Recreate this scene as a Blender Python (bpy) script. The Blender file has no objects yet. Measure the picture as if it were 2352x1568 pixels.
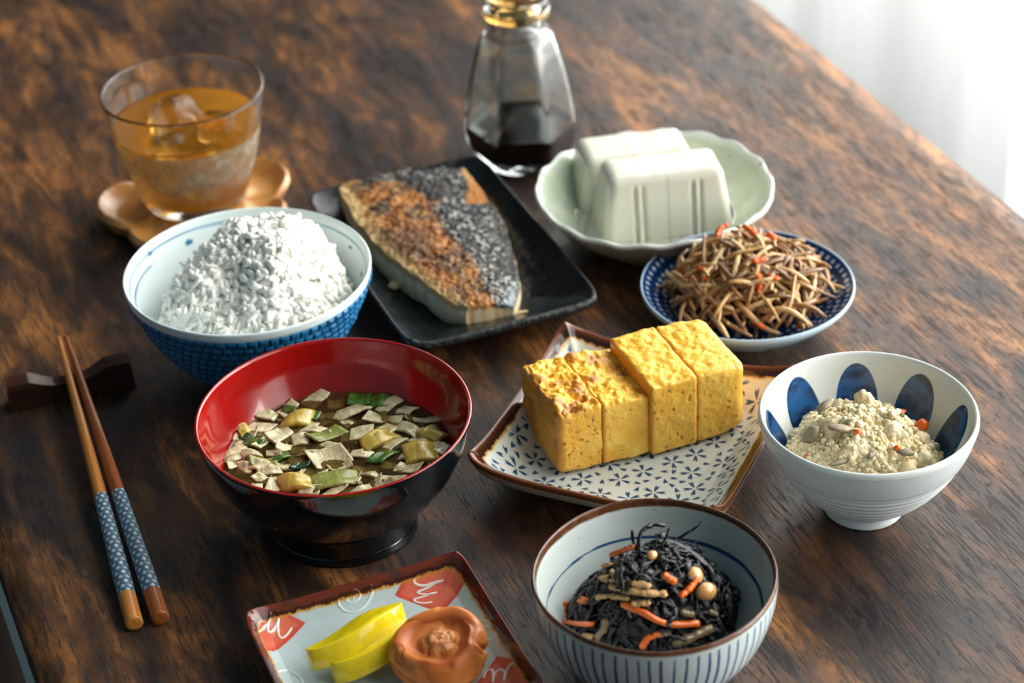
import bpy, math, random
import numpy as np
from mathutils import Vector, Matrix, Euler

random.seed(11)
rng = np.random.default_rng(11)
SC = bpy.context.scene
COL = SC.collection
PI = math.pi

# ---------------------------------------------------------------- camera
cam = bpy.data.cameras.new('camera')
cam.lens, cam.sensor_width, cam.sensor_fit = 79.016, 36.0, 'HORIZONTAL'
cam.clip_start, cam.clip_end = 0.02, 40
cam.dof.use_dof, cam.dof.focus_distance, cam.dof.aperture_fstop = True, 0.925, 8.5
cob = bpy.data.objects.new('camera', cam); COL.objects.link(cob)
cr, cu, cf = (0.9254, -0.3765, -0.0422), (0.2381, 0.4913, 0.8378), (0.2947, 0.7854, -0.5444)
M3 = Matrix(((cr[0], cu[0], -cf[0]), (cr[1], cu[1], -cf[1]), (cr[2], cu[2], -cf[2])))
cob.matrix_world = Matrix.Translation((-0.1989, -0.745, 0.5851)) @ M3.to_quaternion().to_matrix().to_4x4()
SC.camera = cob

# ---------------------------------------------------------------- light
SC.view_settings.view_transform = 'Standard'
SC.view_settings.look = 'None'
SC.view_settings.gamma = 1
SC.view_settings.use_curve_mapping = False
SC.view_settings.exposure = 0.18
SC.cycles.diffuse_bounces = 7
w = bpy.data.worlds.new('world'); SC.world = w; w.use_nodes = True
bg = w.node_tree.nodes['Background']
bg.inputs[0].default_value = (0.52, 0.80, 0.94, 1); bg.inputs[1].default_value = 0.15
la = bpy.data.lights.new('window_daylight', 'AREA')
la.shape, la.size, la.size_y, la.energy, la.color = 'RECTANGLE', 3.3, 2.2, 400, (1.0, 0.985, 0.95)
lo = bpy.data.objects.new('window_daylight', la); COL.objects.link(lo)
lo.location = (1.45, 0.05, 0.98)
lo.rotation_euler = Vector((-1.0, 0, -0.15)).to_track_quat('-Z', 'Y').to_euler()

# ---------------------------------------------------------------- helpers
def L(c):
    c = np.asarray(c, float) / 255.0
    return np.where(c <= 0.04045, c / 12.92, ((c + 0.055) / 1.055) ** 2.4)
def rgba(c): return tuple(float(v) for v in L(c)) + (1.0,)
def sm(a, b, x):
    t = np.clip((np.asarray(x, float) - a) / (b - a), 0, 1); return t * t * (3 - 2 * t)
def mix(a, b, t):
    t = np.asarray(t, float)[..., None]; return np.asarray(a, float) * (1 - t) + np.asarray(b, float) * t
def _h(i, j, k, s):
    n = (i * 374761393 + j * 668265263 + k * 2147483647 + s * 1274126177) & 0xffffffff
    n = ((n ^ (n >> 13)) * 1274126177) & 0xffffffff
    return ((n ^ (n >> 16)) & 0xffff) / 65535.0
def vn(P, s=0):
    P = np.asarray(P, float); I = np.floor(P).astype(np.int64); f = P - I; f = f * f * (3 - 2 * f)
    r = 0
    for a in (0, 1):
        for b in (0, 1):
            for c in (0, 1):
                wgt = (f[..., 0] if a else 1 - f[..., 0]) * (f[..., 1] if b else 1 - f[..., 1]) * (f[..., 2] if c else 1 - f[..., 2])
                r = r + wgt * _h(I[..., 0] + a, I[..., 1] + b, I[..., 2] + c, s)
    return r
def fbm(P, o=4, s=0, g=0.5):
    P = np.asarray(P, float); r = 0; a = 1; t = 0
    for k in range(o):
        r = r + a * vn(P * 2 ** k + 17.3 * k, s + k); t += a; a *= g
    return r / t

def me_new(name, V, F, col=None, smooth=True, uv=None):
    """V (n,3); F list of arrays (m,k)"""
    V = np.asarray(V, float).reshape(-1, 3)
    if not isinstance(F, list): F = [F]
    F = [np.asarray(f, np.int64) for f in F if len(f)]
    me = bpy.data.meshes.new(name)
    me.vertices.add(len(V)); me.vertices.foreach_set('co', V.astype(np.float32).ravel())
    loops = np.concatenate([f.ravel() for f in F]); cnt = np.concatenate([np.full(len(f), f.shape[1]) for f in F])
    me.loops.add(len(loops)); me.loops.foreach_set('vertex_index', loops.astype(np.int32))
    st = np.concatenate([[0], np.cumsum(cnt)[:-1]])
    me.polygons.add(len(cnt)); me.polygons.foreach_set('loop_start', st.astype(np.int32))
    me.polygons.foreach_set('use_smooth', np.full(len(cnt), bool(smooth)))
    me.update(calc_edges=True); me.validate()
    if col is not None:
        c = np.asarray(col, float).reshape(-1, np.asarray(col).shape[-1])
        c4 = np.ones((len(V), 4)); c4[:, :3] = L(np.clip(c[:, :3], 0, 255))
        if c.shape[1] > 3: c4[:, 3] = c[:, 3]
        a = me.color_attributes.new('Col', 'FLOAT_COLOR', 'POINT')
        a.data.foreach_set('color', c4.astype(np.float32).ravel())
    return me
def ob(name, me, mat, parent=None, loc=(0, 0, 0), rot=None):
    o = bpy.data.objects.new(name, me); COL.objects.link(o)
    if mat is not None:
        me.materials.clear(); me.materials.append(mat)
    o.parent = parent; o.location = loc
    if rot is not None: o.rotation_euler = rot
    return o
def tag(o, label, cat, group=None, kind=None):
    o['label'] = label; o['category'] = cat
    if group: o['group'] = group
    if kind: o['kind'] = kind
    return o
def thing(name, label, cat, loc=(0, 0, 0), rz=0, group=None):
    o = bpy.data.objects.new(name, None); COL.objects.link(o); o.empty_display_size = 0.01
    o.location = loc; o.rotation_euler = (0, 0, rz)
    return tag(o, label, cat, group)
def gridF(nu, nv, cu=False, cv=False, flip=False):
    u = np.arange(nu if cu else nu - 1); v = np.arange(nv if cv else nv - 1)
    U, W = np.meshgrid(u, v, indexing='ij'); U1 = (U + 1) % nu; W1 = (W + 1) % nv
    q = np.stack([U * nv + W, U1 * nv + W, U1 * nv + W1, U * nv + W1], -1).reshape(-1, 4)
    return q[:, ::-1] if flip else q
def spline(pts, n):
    """Catmull-Rom through points (any dim), n samples, by arc length"""
    p = np.asarray(pts, float); P = np.vstack([2 * p[0] - p[1], p, 2 * p[-1] - p[-2]])
    out = []
    for i in range(len(p) - 1):
        t = np.linspace(0, 1, 40, endpoint=False)[:, None]
        a, b, c, d = P[i:i + 4]
        out.append(0.5 * ((2 * b) + (c - a) * t + (2 * a - 5 * b + 4 * c - d) * t ** 2 + (3 * b - a - 3 * c + d) * t ** 3))
    out = np.vstack(out + [p[-1:]])
    s = np.concatenate([[0], np.cumsum(np.linalg.norm(np.diff(out, axis=0), axis=1))])
    q = np.linspace(0, s[-1], n)
    return np.stack([np.interp(q, s, out[:, k]) for k in range(out.shape[1])], -1)
def lathe_pts(prof, nseg, rad=None):
    """grid (nseg, k, 3); rad(theta, k-index array r,z) multiplies the radius"""
    prof = np.asarray(prof, float); th = np.arange(nseg) * 2 * PI / nseg
    T, K = np.meshgrid(th, np.arange(len(prof)), indexing='ij')
    r = np.maximum(prof[K, 0], 2e-5); z = prof[K, 1]
    if rad is not None: r = r * rad(T, r, z)
    return np.stack([r * np.cos(T), r * np.sin(T), z], -1), T
def lathe(name, prof, nseg, mat, parent=None, loc=(0, 0, 0), rad=None, col=None, post=None):
    P, T = lathe_pts(prof, nseg, rad)
    if post is not None: P = post(P, T)
    c = col(P, T) if col is not None else None
    return ob(name, me_new(name, P, gridF(P.shape[0], P.shape[1], cu=True, flip=True), c), mat, parent, loc)
def weld(V, F, eps=1e-6):
    _, i, inv = np.unique(np.round(V / eps).astype(np.int64), axis=0, return_index=True, return_inverse=True)
    inv = inv.ravel(); F = inv[F]
    ok = np.array([len(set(f)) == len(f) for f in F]) if len(F) < 4000 else ((F[:, 0] != F[:, 1]) & (F[:, 1] != F[:, 2]) & (F[:, 2] != F[:, 3]) & (F[:, 3] != F[:, 0]) & (F[:, 0] != F[:, 2]) & (F[:, 1] != F[:, 3]))
    return V[i], F[ok]
def rbox(size, r, n):
    """rounded box centred at origin, n = (nx,ny,nz) cells"""
    h = np.asarray(size, float) / 2; Vs, Fs, off = [], [], 0
    for ax in range(3):
        a, b = (ax + 1) % 3, (ax + 2) % 3
        for sg in (-1, 1):
            u = np.linspace(-1, 1, n[a] + 1); v = np.linspace(-1, 1, n[b] + 1)
            U, W = np.meshgrid(u, v, indexing='ij'); q = np.zeros(U.shape + (3,))
            q[..., a] = U * h[a]; q[..., b] = W * h[b]; q[..., ax] = sg * h[ax]
            f = gridF(n[a] + 1, n[b] + 1, flip=(sg < 0)) + off
            Vs.append(q.reshape(-1, 3)); Fs.append(f); off += q.shape[0] * q.shape[1]
    V, F = weld(np.vstack(Vs), np.vstack(Fs))
    inn = np.maximum(h - r, 0); c = np.clip(V, -inn, inn); d = V - c
    ln = np.linalg.norm(d, axis=1, keepdims=True)
    return c + d / np.maximum(ln, 1e-9) * np.minimum(r, ln), F
def vnorm(V, F):
    N = np.zeros_like(V); a, b, c = V[F[:, 0]], V[F[:, 1]], V[F[:, 2]]
    fn = np.cross(b - a, c - a)
    if F.shape[1] == 4: fn = np.cross(V[F[:, 2]] - a, V[F[:, 3]] - b)
    for k in range(F.shape[1]): np.add.at(N, F[:, k], fn)
    return N / np.maximum(np.linalg.norm(N, axis=1, keepdims=True), 1e-12)
def sphere(n=10, m=6):
    th = np.arange(n) * 2 * PI / n; ph = np.linspace(0, PI, m + 1)[1:-1]
    V = [[0, 0, 1]] + [[math.sin(p) * math.cos(t), math.sin(p) * math.sin(t), math.cos(p)] for p in ph for t in th] + [[0, 0, -1]]
    q = [[1 + i * n + j, 1 + (i + 1) * n + j, 1 + (i + 1) * n + (j + 1) % n, 1 + i * n + (j + 1) % n] for i in range(m - 2) for j in range(n)]
    t = [[0, 1 + j, 1 + (j + 1) % n] for j in range(n)]; e = 1 + (m - 2) * n; last = len(V) - 1
    t += [[last, e + (j + 1) % n, e + j] for j in range(n)]
    return np.array(V, float), np.array(q), np.array(t)
def tube_pts(path, rad, n=6, flat=1.0):
    """V,F of a capped tube; rad scalar or per-point array; flat squashes one axis"""
    p = np.asarray(path, float); m = len(p); t = np.gradient(p, axis=0)
    t /= np.maximum(np.linalg.norm(t, axis=1, keepdims=True), 1e-12)
    up = np.array([0, 0, 1.0]) if abs(t[0][2]) < 0.9 else np.array([1.0, 0, 0])
    a = np.cross(t, up); a /= np.maximum(np.linalg.norm(a, axis=1, keepdims=True), 1e-9); b = np.cross(a, t)
    r = np.broadcast_to(np.asarray(rad, float), (m,))[:, None, None]
    th = np.arange(n) * 2 * PI / n
    V = p[:, None] + r * (np.cos(th)[None, :, None] * a[:, None] + flat * np.sin(th)[None, :, None] * b[:, None])
    F = gridF(m, n, cv=True)
    V = np.vstack([V.reshape(-1, 3), p[:1] - t[:1] * r[0, 0, 0] * 0.5, p[-1:] + t[-1:] * r[-1, 0, 0] * 0.5])
    T = [[m * n, j, (j + 1) % n] for j in range(n)] + [[m * n + 1, (m - 1) * n + (j + 1) % n, (m - 1) * n + j] for j in range(n)]
    return V, F[:, ::-1], np.array(T)[:, ::-1]
class MB:
    """collects quads and tris into one mesh"""
    def __init__(s): s.V, s.Q, s.T, s.C, s.n = [], [], [], [], 0
    def add(s, V, Q=None, T=None, c=None):
        V = np.asarray(V, float).reshape(-1, 3)
        s.V.append(V)
        if Q is not None and len(Q): s.Q.append(np.asarray(Q) + s.n)
        if T is not None and len(T): s.T.append(np.asarray(T) + s.n)
        if c is not None: s.C.append(np.broadcast_to(np.asarray(c, float), (len(V), 3)))
        s.n += len(V)
    def mesh(s, name, smooth=True):
        F = ([np.vstack(s.Q)] if s.Q else []) + ([np.vstack(s.T)] if s.T else [])
        return me_new(name, np.vstack(s.V), F, np.vstack(s.C) if s.C else None, smooth)
    def box(s, x0, x1, y0, y1, z0, z1):
        V = [(x, y, z) for x in (x0, x1) for y in (y0, y1) for z in (z0, z1)]
        s.add(V, [[0, 1, 3, 2], [4, 6, 7, 5], [0, 4, 5, 1], [2, 3, 7, 6], [0, 2, 6, 4], [1, 5, 7, 3]])
def rotm(e): return np.array(Euler(e).to_matrix())

# ---------------------------------------------------------------- materials
class NT:
    def __init__(s, name):
        s.m = bpy.data.materials.new(name); s.m.use_nodes = True; s.t = s.m.node_tree
        s.p = s.t.nodes['Principled BSDF']; s.out = s.t.nodes['Material Output']
    def n(s, typ, **kw):
        nd = s.t.nodes.new('ShaderNode' + typ)
        for k, v in kw.items(): setattr(nd, k, v)
        return nd
    def l(s, a, b): s.t.links.new(a, b)
    def set(s, **kw):
        for k, v in kw.items():
            s.p.inputs[k.replace('_', ' ')].default_value = v
    def coord(s, scale=(1, 1, 1), out='Object', rot=(0, 0, 0)):
        c = s.n('TexCoord'); mp = s.n('Mapping'); mp.inputs['Scale'].default_value = scale; mp.inputs['Rotation'].default_value = rot
        s.l(c.outputs[out], mp.inputs[0]); return mp.outputs[0]
    def noise(s, vec, scale, detail=4, rough=0.5, dist=0.0):
        nd = s.n('TexNoise'); s.l(vec, nd.inputs['Vector'])
        nd.inputs['Scale'].default_value = scale; nd.inputs['Detail'].default_value = detail
        nd.inputs['Roughness'].default_value = rough; nd.inputs['Distortion'].default_value = dist
        return nd.outputs['Fac']
    def ramp(s, fac, stops, interp='LINEAR'):
        r = s.n('ValToRGB'); r.color_ramp.interpolation = interp
        el = r.color_ramp.elements
        while len(el) < len(stops): el.new(0.5)
        for e, (p, c) in zip(el, stops):
            e.position = p; e.color = c if len(c) == 4 else rgba(c)
        s.l(fac, r.inputs[0]); return r.outputs[0]
    def mixc(s, fac, a, b, mode='MIX'):
        x = s.n('Mix', data_type='RGBA', blend_type=mode)
        for sock, v in ((x.inputs[0], fac), (x.inputs[6], a), (x.inputs[7], b)):
            if isinstance(v, (int, float)): sock.default_value = v
            elif isinstance(v, tuple): sock.default_value = v
            else: s.l(v, sock)
        return x.outputs[2]
    def math(s, op, a, b=0.0):
        x = s.n('Math', operation=op)
        for i, v in enumerate((a, b)):
            if isinstance(v, (int, float)): x.inputs[i].default_value = v
            else: s.l(v, x.inputs[i])
        return x.outputs[0]
    def bump(s, h, strength=0.3, dist=0.001):
        b = s.n('Bump'); b.inputs['Strength'].default_value = strength; b.inputs['Distance'].default_value = dist
        s.l(h, b.inputs['Height']); s.l(b.outputs[0], s.p.inputs['Normal'])
def plain(name, c, rough=0.4, bump=None, coat=0, spec=0.5, vary=0.0, vscale=60, sss=0, sssr=(1, .8, .5), sscale=0.004, metal=0):
    t = NT(name); t.set(Roughness=rough, Coat_Weight=coat, Coat_Roughness=0.06, Metallic=metal); t.p.inputs['Specular IOR Level'].default_value = spec
    v = t.coord()
    if vary:
        f = t.noise(v, vscale, 5, 0.6)
        a = np.clip(np.asarray(c, float) * (1 - vary), 0, 255); b = np.clip(np.asarray(c, float) * (1 + vary), 0, 255)
        t.l(t.ramp(f, [(0.3, tuple(a)), (0.7, tuple(b))]), t.p.inputs['Base Color'])
    else: t.set(Base_Color=rgba(c))
    if bump: t.bump(t.noise(v, bump[0], 4, 0.6), bump[1], bump[2])
    if sss:
        t.set(Subsurface_Weight=sss, Subsurface_Scale=sscale); t.p.inputs['Subsurface Radius'].default_value = sssr
    return t.m
def painted(name, rough=0.15, bump=None, coat=0, spec=0.5, sss=0, sssr=(1, .7, .4), sscale=0.004, rough_from_alpha=False, speck=None):
    t = NT(name); t.set(Roughness=rough, Coat_Weight=coat, Coat_Roughness=0.05); t.p.inputs['Specular IOR Level'].default_value = spec
    a = t.n('Attribute'); a.attribute_name = 'Col'; c = a.outputs['Color']
    v = t.coord()
    if speck:
        f = t.ramp(t.noise(v, speck[0], 2, 0.5), [(speck[1], (0, 0, 0, 1)), (speck[1] + 0.02, (1, 1, 1, 1))])
        c = t.mixc(f, c, rgba(speck[2]))
    t.l(c, t.p.inputs['Base Color'])
    if rough_from_alpha: t.l(a.outputs['Alpha'], t.p.inputs['Roughness'])
    if bump: t.bump(t.noise(v, bump[0], 4, 0.6), bump[1], bump[2])
    if sss:
        t.set(Subsurface_Weight=sss, Subsurface_Scale=sscale); t.p.inputs['Subsurface Radius'].default_value = sssr
    return t.m
def woodgrain(name, c0, c1, sc=(400, 20, 400), rough=0.45, coat=0):
    t = NT(name); t.set(Roughness=rough, Coat_Weight=coat)
    v = t.coord(sc); f = t.noise(v, 1.0, 4, 0.55, 0.4)
    t.l(t.ramp(f, [(0.3, c0), (0.7, c1)]), t.p.inputs['Base Color']); t.bump(f, 0.15, 0.0005)
    return t.m
def glassmat(name, c=(255, 255, 255), rough=0.0, ior=1.5):
    t = NT(name); t.set(Base_Color=rgba(c), Roughness=rough, IOR=ior, Transmission_Weight=1.0); return t.m
# ---------------------------------------------------------------- the room
def wood_table_mat():
    t = NT('worn_wood_laminate')
    big = t.noise(t.coord((1.5, 0.62, 1)), 7.5, 7, 0.62, 0.9)
    med = t.noise(t.coord((1.0, 0.26, 1), rot=(0, 0, 0.06)), 62, 6, 0.66, 0.7)
    f = t.math('ADD', t.math('MULTIPLY', big, 0.52), t.math('MULTIPLY', med, 0.48))
    c = t.ramp(f, [(0.38, (23, 19, 20)), (0.455, (48, 34, 27)), (0.52, (82, 55, 34)), (0.57, (122, 79, 43)), (0.635, (166, 108, 56))])
    # dark pores: short dashes along the grain
    g1 = t.noise(t.coord((1.0, 0.075, 1)), 950, 3, 0.55, 0.1)
    patch = t.noise(t.coord((1, .5, 1)), 30, 3, 0.6)
    pore = t.ramp(t.math('ADD', g1, t.math('MULTIPLY', t.math('SUBTRACT', patch, 0.5), 0.35)), [(0.50, (0, 0, 0, 1)), (0.62, (1, 1, 1, 1))])
    c = t.mixc(t.math('MULTIPLY', pore, 0.72), c, rgba((22, 17, 17)))
    sm1 = t.ramp(t.noise(t.coord((1.2, 0.7, 1)), 24, 6, 0.7, 0.8), [(0.56, (0, 0, 0, 1)), (0.66, (1, 1, 1, 1))])
    c = t.mixc(t.math('MULTIPLY', sm1, 0.66), c, rgba((25, 21, 22)))
    dots = t.ramp(t.noise(t.coord((1, 0.5, 1)), 330, 3, 0.65), [(0.58, (0, 0, 0, 1)), (0.66, (1, 1, 1, 1))])
    c = t.mixc(t.math('MULTIPLY', dots, 0.45), c, rgba((20, 17, 18)))
    t.l(c, t.p.inputs['Base Color'])
    r = t.math('ADD', 0.36, t.math('MULTIPLY', t.math('MAXIMUM', pore, dots), 0.30)); t.l(r, t.p.inputs['Roughness'])
    t.p.inputs['Specular IOR Level'].default_value = 0.44
    t.bump(t.math('SUBTRACT', 1.0, t.math('MAXIMUM', pore, dots)), 0.16, 0.0003)
    return t.m
TX0, TX1, TY0, TY1, FLOOR = -0.1423, 0.399, -0.42, 1.02, -0.70
tb = thing('wooden_table', 'dark worn wooden table with orange brown grain carrying all the dishes', 'table', (0.128, 0.3, FLOOR))
def local(x, y, z): return (x - 0.128, y - 0.3, z - FLOOR)
V, F = rbox((TX1 - TX0, TY1 - TY0, 0.022), 0.0012, (40, 60, 4))
ob('tabletop', me_new('tabletop', V, F), wood_table_mat(), tb, local((TX0 + TX1) / 2, (TY0 + TY1) / 2, -0.011))
m = MB(); m.box(TX0 + 0.001, TX1 - 0.001, TY0 + 0.001, TY1 - 0.001, -0.066, -0.0222)
eb = ob('edge_band', m.mesh('edge_band', False), plain('edge_band_grey', (222, 228, 228), 0.5, (300, 0.2, 0.0005)), tb, local(0, 0, 0))
eb['label'] = 'pale grey band along the table edge'
legm = plain('dark_leg_wood', (34, 26, 22), 0.5, (200, 0.2, 0.0005))
for x in (TX0 + 0.05, TX1 - 0.05):
    for y in (TY0 + 0.06, TY1 - 0.06):
        V, F = rbox((0.05, 0.05, -FLOOR - 0.066), 0.004, (4, 4, 6))
        ob('leg', me_new('leg', V, F), legm, tb, local(x, y, (FLOOR - 0.066) / 2))
# floor of boards
fl = thing('floor', 'dark floor of wooden boards under the table', 'floor', (0, 0, FLOOR)); fl['kind'] = 'structure'
fm = woodgrain('dark_floor_wood', (20, 15, 12), (40, 30, 23), (90, 3, 90), 0.4)
V, F = rbox((0.138, 3.9, 0.02), 0.0015, (2, 2, 2)); bme = me_new('floor_board', V, F)
for i in range(26):
    ob('floor_board', bme, fm, fl, (-2.35 + 0.14 * i, 0.55, -0.01 - 0.0004 * (i % 3)))
# wall on the window side, with its opening
wallm = plain('grey_wall_plaster', (150, 150, 146), 0.8, (120, 0.2, 0.001))
WX = 1.02
m = MB()
m.box(WX, WX + 0.12, -2.2, -1.7, FLOOR, 1.9); m.box(WX, WX + 0.12, 1.7, 2.5, FLOOR, 1.9)
m.box(WX, WX + 0.12, -1.7, 1.7, 1.75, 1.9)
o = ob('wall_right', m.mesh('wall_right', False), wallm); tag(o, 'grey plaster wall with the tall window opening', 'wall', kind='structure')
m = MB(); m.box(-2.4, WX, 2.42, 2.5, FLOOR, 1.9)
o = ob('wall_back', m.mesh('wall_back', False), plain('brown_wall', (66, 58, 52), 0.8, (120, 0.2, 0.001))); tag(o, 'dim wall far behind the table', 'wall', kind='structure')
wn = thing('window_1', 'tall glazed window behind the white curtain', 'window', (WX + 0.05, 0.0, FLOOR)); wn['kind'] = 'structure'
frm = plain('window_frame_metal', (70, 72, 74), 0.4, (200, 0.1, 0.0005))
def bar(n, y0, y1, z0, z1):
    m = MB(); m.box(-0.02, 0.02, y0, y1, z0, z1); return ob(n, m.mesh(n, False), frm, wn)
H = 1.75 - FLOOR
for a in (-1.70, -0.873, -0.023, 0.827, 1.655): bar('window_frame', a, a + 0.045, 0, H)
bar('window_frame', -1.7, 1.7, 0, 0.05); bar('window_frame', -1.7, 1.7, H - 0.05, H); bar('window_frame', -1.7, 1.7, 1.25, 1.29)
tg = NT('clear_pane')
fr = tg.n('Fresnel'); gl = tg.n('BsdfGlossy'); gl.inputs['Roughness'].default_value = 0.02; tr = tg.n('BsdfTransparent'); mx = tg.n('MixShader')
tg.l(fr.outputs[0], mx.inputs[0]); tg.l(tr.outputs[0], mx.inputs[1]); tg.l(gl.outputs[0], mx.inputs[2]); tg.l(mx.outputs[0], tg.out.inputs[0])
for a, b in ((-1.655, -0.873), (-0.828, -0.023), (0.022, 0.827), (0.872, 1.655)):
    for z0, z1 in ((0.05, 1.25), (1.29, H - 0.05)):
        m = MB(); m.box(-0.003, 0.003, a, b, z0, z1); ob('pane', m.mesh('pane', False), tg.m, wn)
# sheer curtain, hanging in folds
ct = NT('sheer_white_cloth')
t1 = ct.n('BsdfTransparent'); t2 = ct.n('BsdfTranslucent'); t3 = ct.n('BsdfDiffuse'); a1 = ct.n('MixShader'); a2 = ct.n('MixShader')
for q in (t2, t3): q.inputs['Color'].default_value = (0.93, 0.95, 0.95, 1)
weave = ct.noise(ct.coord((1, 1, 0.02)), 500, 2, 0.5)
ct.l(ct.math('ADD', 0.36, ct.math('MULTIPLY', weave, 0.16)), a2.inputs[0])
a1.inputs[0].default_value = 0.15
ct.l(t2.outputs[0], a1.inputs[1]); ct.l(t3.outputs[0], a1.inputs[2]); ct.l(a1.outputs[0], a2.inputs[1]); ct.l(t1.outputs[0], a2.inputs[2]); ct.l(a2.outputs[0], ct.out.inputs[0])
ny, nz = 900, 14
Y = np.linspace(-1.85, 1.85, ny); Z = np.linspace(FLOOR + 0.01, 1.8, nz)
YY, ZZ = np.meshgrid(Y, Z, indexing='ij')
ph = YY * 34 + 2.2 * np.sin(YY * 5.1) + 0.25 * (ZZ - 0.5)
X = 0.80 + 0.010 * np.sin(ph) + 0.004 * np.sin(ph * 2.3 + 1) + 0.012 * np.sin(YY * 9)
X += -0.05 * sm(0.645, 0.605, YY) + 0.02 * sm(0.55, 0.35, YY)
cu_ = thing('curtain', 'sheer white curtain glowing with daylight beyond the table edge', 'curtain', (0.8, 0.42, 0))
ob('cloth', me_new('cloth', np.stack([X - 0.8, YY - 0.42, ZZ], -1), gridF(ny, nz)), ct.m, cu_)
V, F, T = tube_pts([(0.02, -2.3, 1.83), (0.02, 1.5, 1.83)], 0.012, 12)
ob('curtain_rod', me_new('curtain_rod', V, [F, T]), frm, cu_)
# ---------------------------------------------------------------- round bowls and dishes
def seg(pts, n): return spline(pts, n)

# rice bowl -------------------------------------------------------------
RB = (0.0002, 0.1257, 0.0)
rice_bowl = thing('rice_bowl', 'white rice bowl with blue woven relief outside, heaped with rice', 'bowl', RB)
gl_white = painted('white_glaze', 0.12, (400, 0.02, 0.0003), spec=0.5)
def rice_in_col(P, T):
    x, y, z = P[..., 0], P[..., 1], P[..., 2]
    c = np.broadcast_to(np.array([214, 226, 226.]), P.shape).copy()
    blue = np.array([28, 104, 150.])
    wob = 0.0003 * np.sin(T * 3 + 1)
    d1 = np.abs(z - 0.0535 - wob); a1 = 1 - sm(0.0003, 0.0006, d1)
    c = mix(c, blue, a1 * (0.75 + 0.25 * np.sin(T * 7)))
    gap = ((T > 2.35) & (T < 4.3))
    d2 = np.abs(z - 0.0485 - wob); c = mix(c, blue, (1 - sm(0.0003, 0.0006, d2)) * gap * 0.9)
    for ang, zz, r in ((2.30, .0535, .0017), (1.86, .0490, .0021), (0.17, .0505, .0015), (-0.22, .0475, .0014), (-0.9, .049, .0015), (3.6, .0515, .0012), (4.6, .0505, .0015)):
        dd = np.hypot((np.angle(np.exp(1j * (T - ang)))) * 0.053, (z - zz) * 1.3)
        c = mix(c, blue, 1 - sm(r * 0.75, r, dd))
    return c
lip = [(0.0554, 0.0572), (0.0561, 0.0580), (0.0568, 0.0576), (0.0569, 0.0566)]
prof = np.vstack([seg([(0.0, 0.0075), (0.016, 0.0085), (0.030, 0.0155), (0.042, 0.029), (0.050, 0.0435), (0.0546, 0.0545), (0.0554, 0.0572)], 110), seg(lip, 10)[1:], seg([(0.0569, 0.0566), (0.0564, 0.054)], 5)[1:]])
lathe('lining', prof, 240, gl_white, rice_bowl, col=rice_in_col)
def weave(P, T):
    r = np.hypot(P[..., 0], P[..., 1]); z = P[..., 2]
    rows = 10; v = (0.0535 - z) / 0.0045
    row = np.floor(v); NC = 74
    u = T / (2 * PI) * NC + 0.5 * (row % 2)
    fu, fv = u - np.floor(u), v - row
    h = np.minimum(np.minimum(fu, 1 - fu) * 5, 1) * np.minimum(np.minimum(fv, 1 - fv) * 5, 1)
    h = sm(0, 1, h) * (0.45 + 0.55 * (1 - fv)) * (0.75 + .5 * _h(np.floor(u).astype(int) % NC, row.astype(int), 0 * row.astype(int), 3))
    on = (v > 0) & (v < 9)
    d = np.where(on, h * 0.0010, 0)
    k = (r + d) / np.maximum(r, 1e-6)
    Q = P.copy(); Q[..., 0] *= k; Q[..., 1] *= k; Q[..., 2] -= d * 0.6
    return Q
def weave_col(P, T):
    z = P[..., 2]; n = fbm(P * 90, 3, 4)
    c = mix(np.array([12, 78, 122.]), np.array([30, 118, 168.]), n)
    return mix(c, np.array([206, 220, 222.]), sm(0.0533, 0.0538, z))
bluerelief = painted('blue_relief_glaze', 0.28, (500, 0.05, 0.0003))
prof = seg([(0.0564, 0.054), (0.0532, 0.0455), (0.0465, 0.031), (0.036, 0.0165), (0.0255, 0.0085), (0.0235, 0.0065)], 150)
lathe('outer_wall', prof, 74 * 9, bluerelief, rice_bowl, col=weave_col, post=weave)
lathe('foot_ring', seg([(0.0240, 0.0072), (0.0236, 0.003), (0.0232, 0.0002), (0.0212, 0.0), (0.0206, 0.004), (0.0, 0.0055)], 30), 96, plain('foot_glaze', (190, 205, 208), 0.2), rice_bowl)

# miso bowl -------------------------------------------------------------
MB0 = (0.0, 0.0, 0.0)
miso_bowl = thing('soup_bowl', 'lacquered soup bowl, black outside and red inside, full of leek soup', 'bowl', MB0)
red = plain('red_lacquer', (142, 13, 8), 0.16, (250, 0.03, 0.0003), coat=0.6, vary=0.06)
blk = plain('black_lacquer', (9, 14, 18), 0.09, (250, 0.012, 0.0003), coat=0.4)
lathe('lining', np.vstack([seg([(0, 0.0145), (0.02, 0.0155), (0.035, 0.0205), (0.0455, 0.031), (0.0525, 0.044), (0.0556, 0.0545)], 60), seg([(0.0556, 0.0545), (0.0560, 0.0560), (0.0568, 0.0566), (0.0575, 0.0562)], 8)[1:]]), 160, red, miso_bowl)
lathe('outer_shell', seg([(0.0575, 0.0562), (0.0573, 0.0535), (0.0552, 0.044), (0.0505, 0.0325), (0.042, 0.0205), (0.0335, 0.0135), (0.0315, 0.0115)], 70), 160, blk, miso_bowl)
lathe('foot_ring', seg([(0.0318, 0.0125), (0.0312, 0.0095), (0.0316, 0.004), (0.0326, 0.0005), (0.0310, 0.0), (0.0295, 0.005), (0, 0.0055)], 40), 128, blk, miso_bowl)

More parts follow.
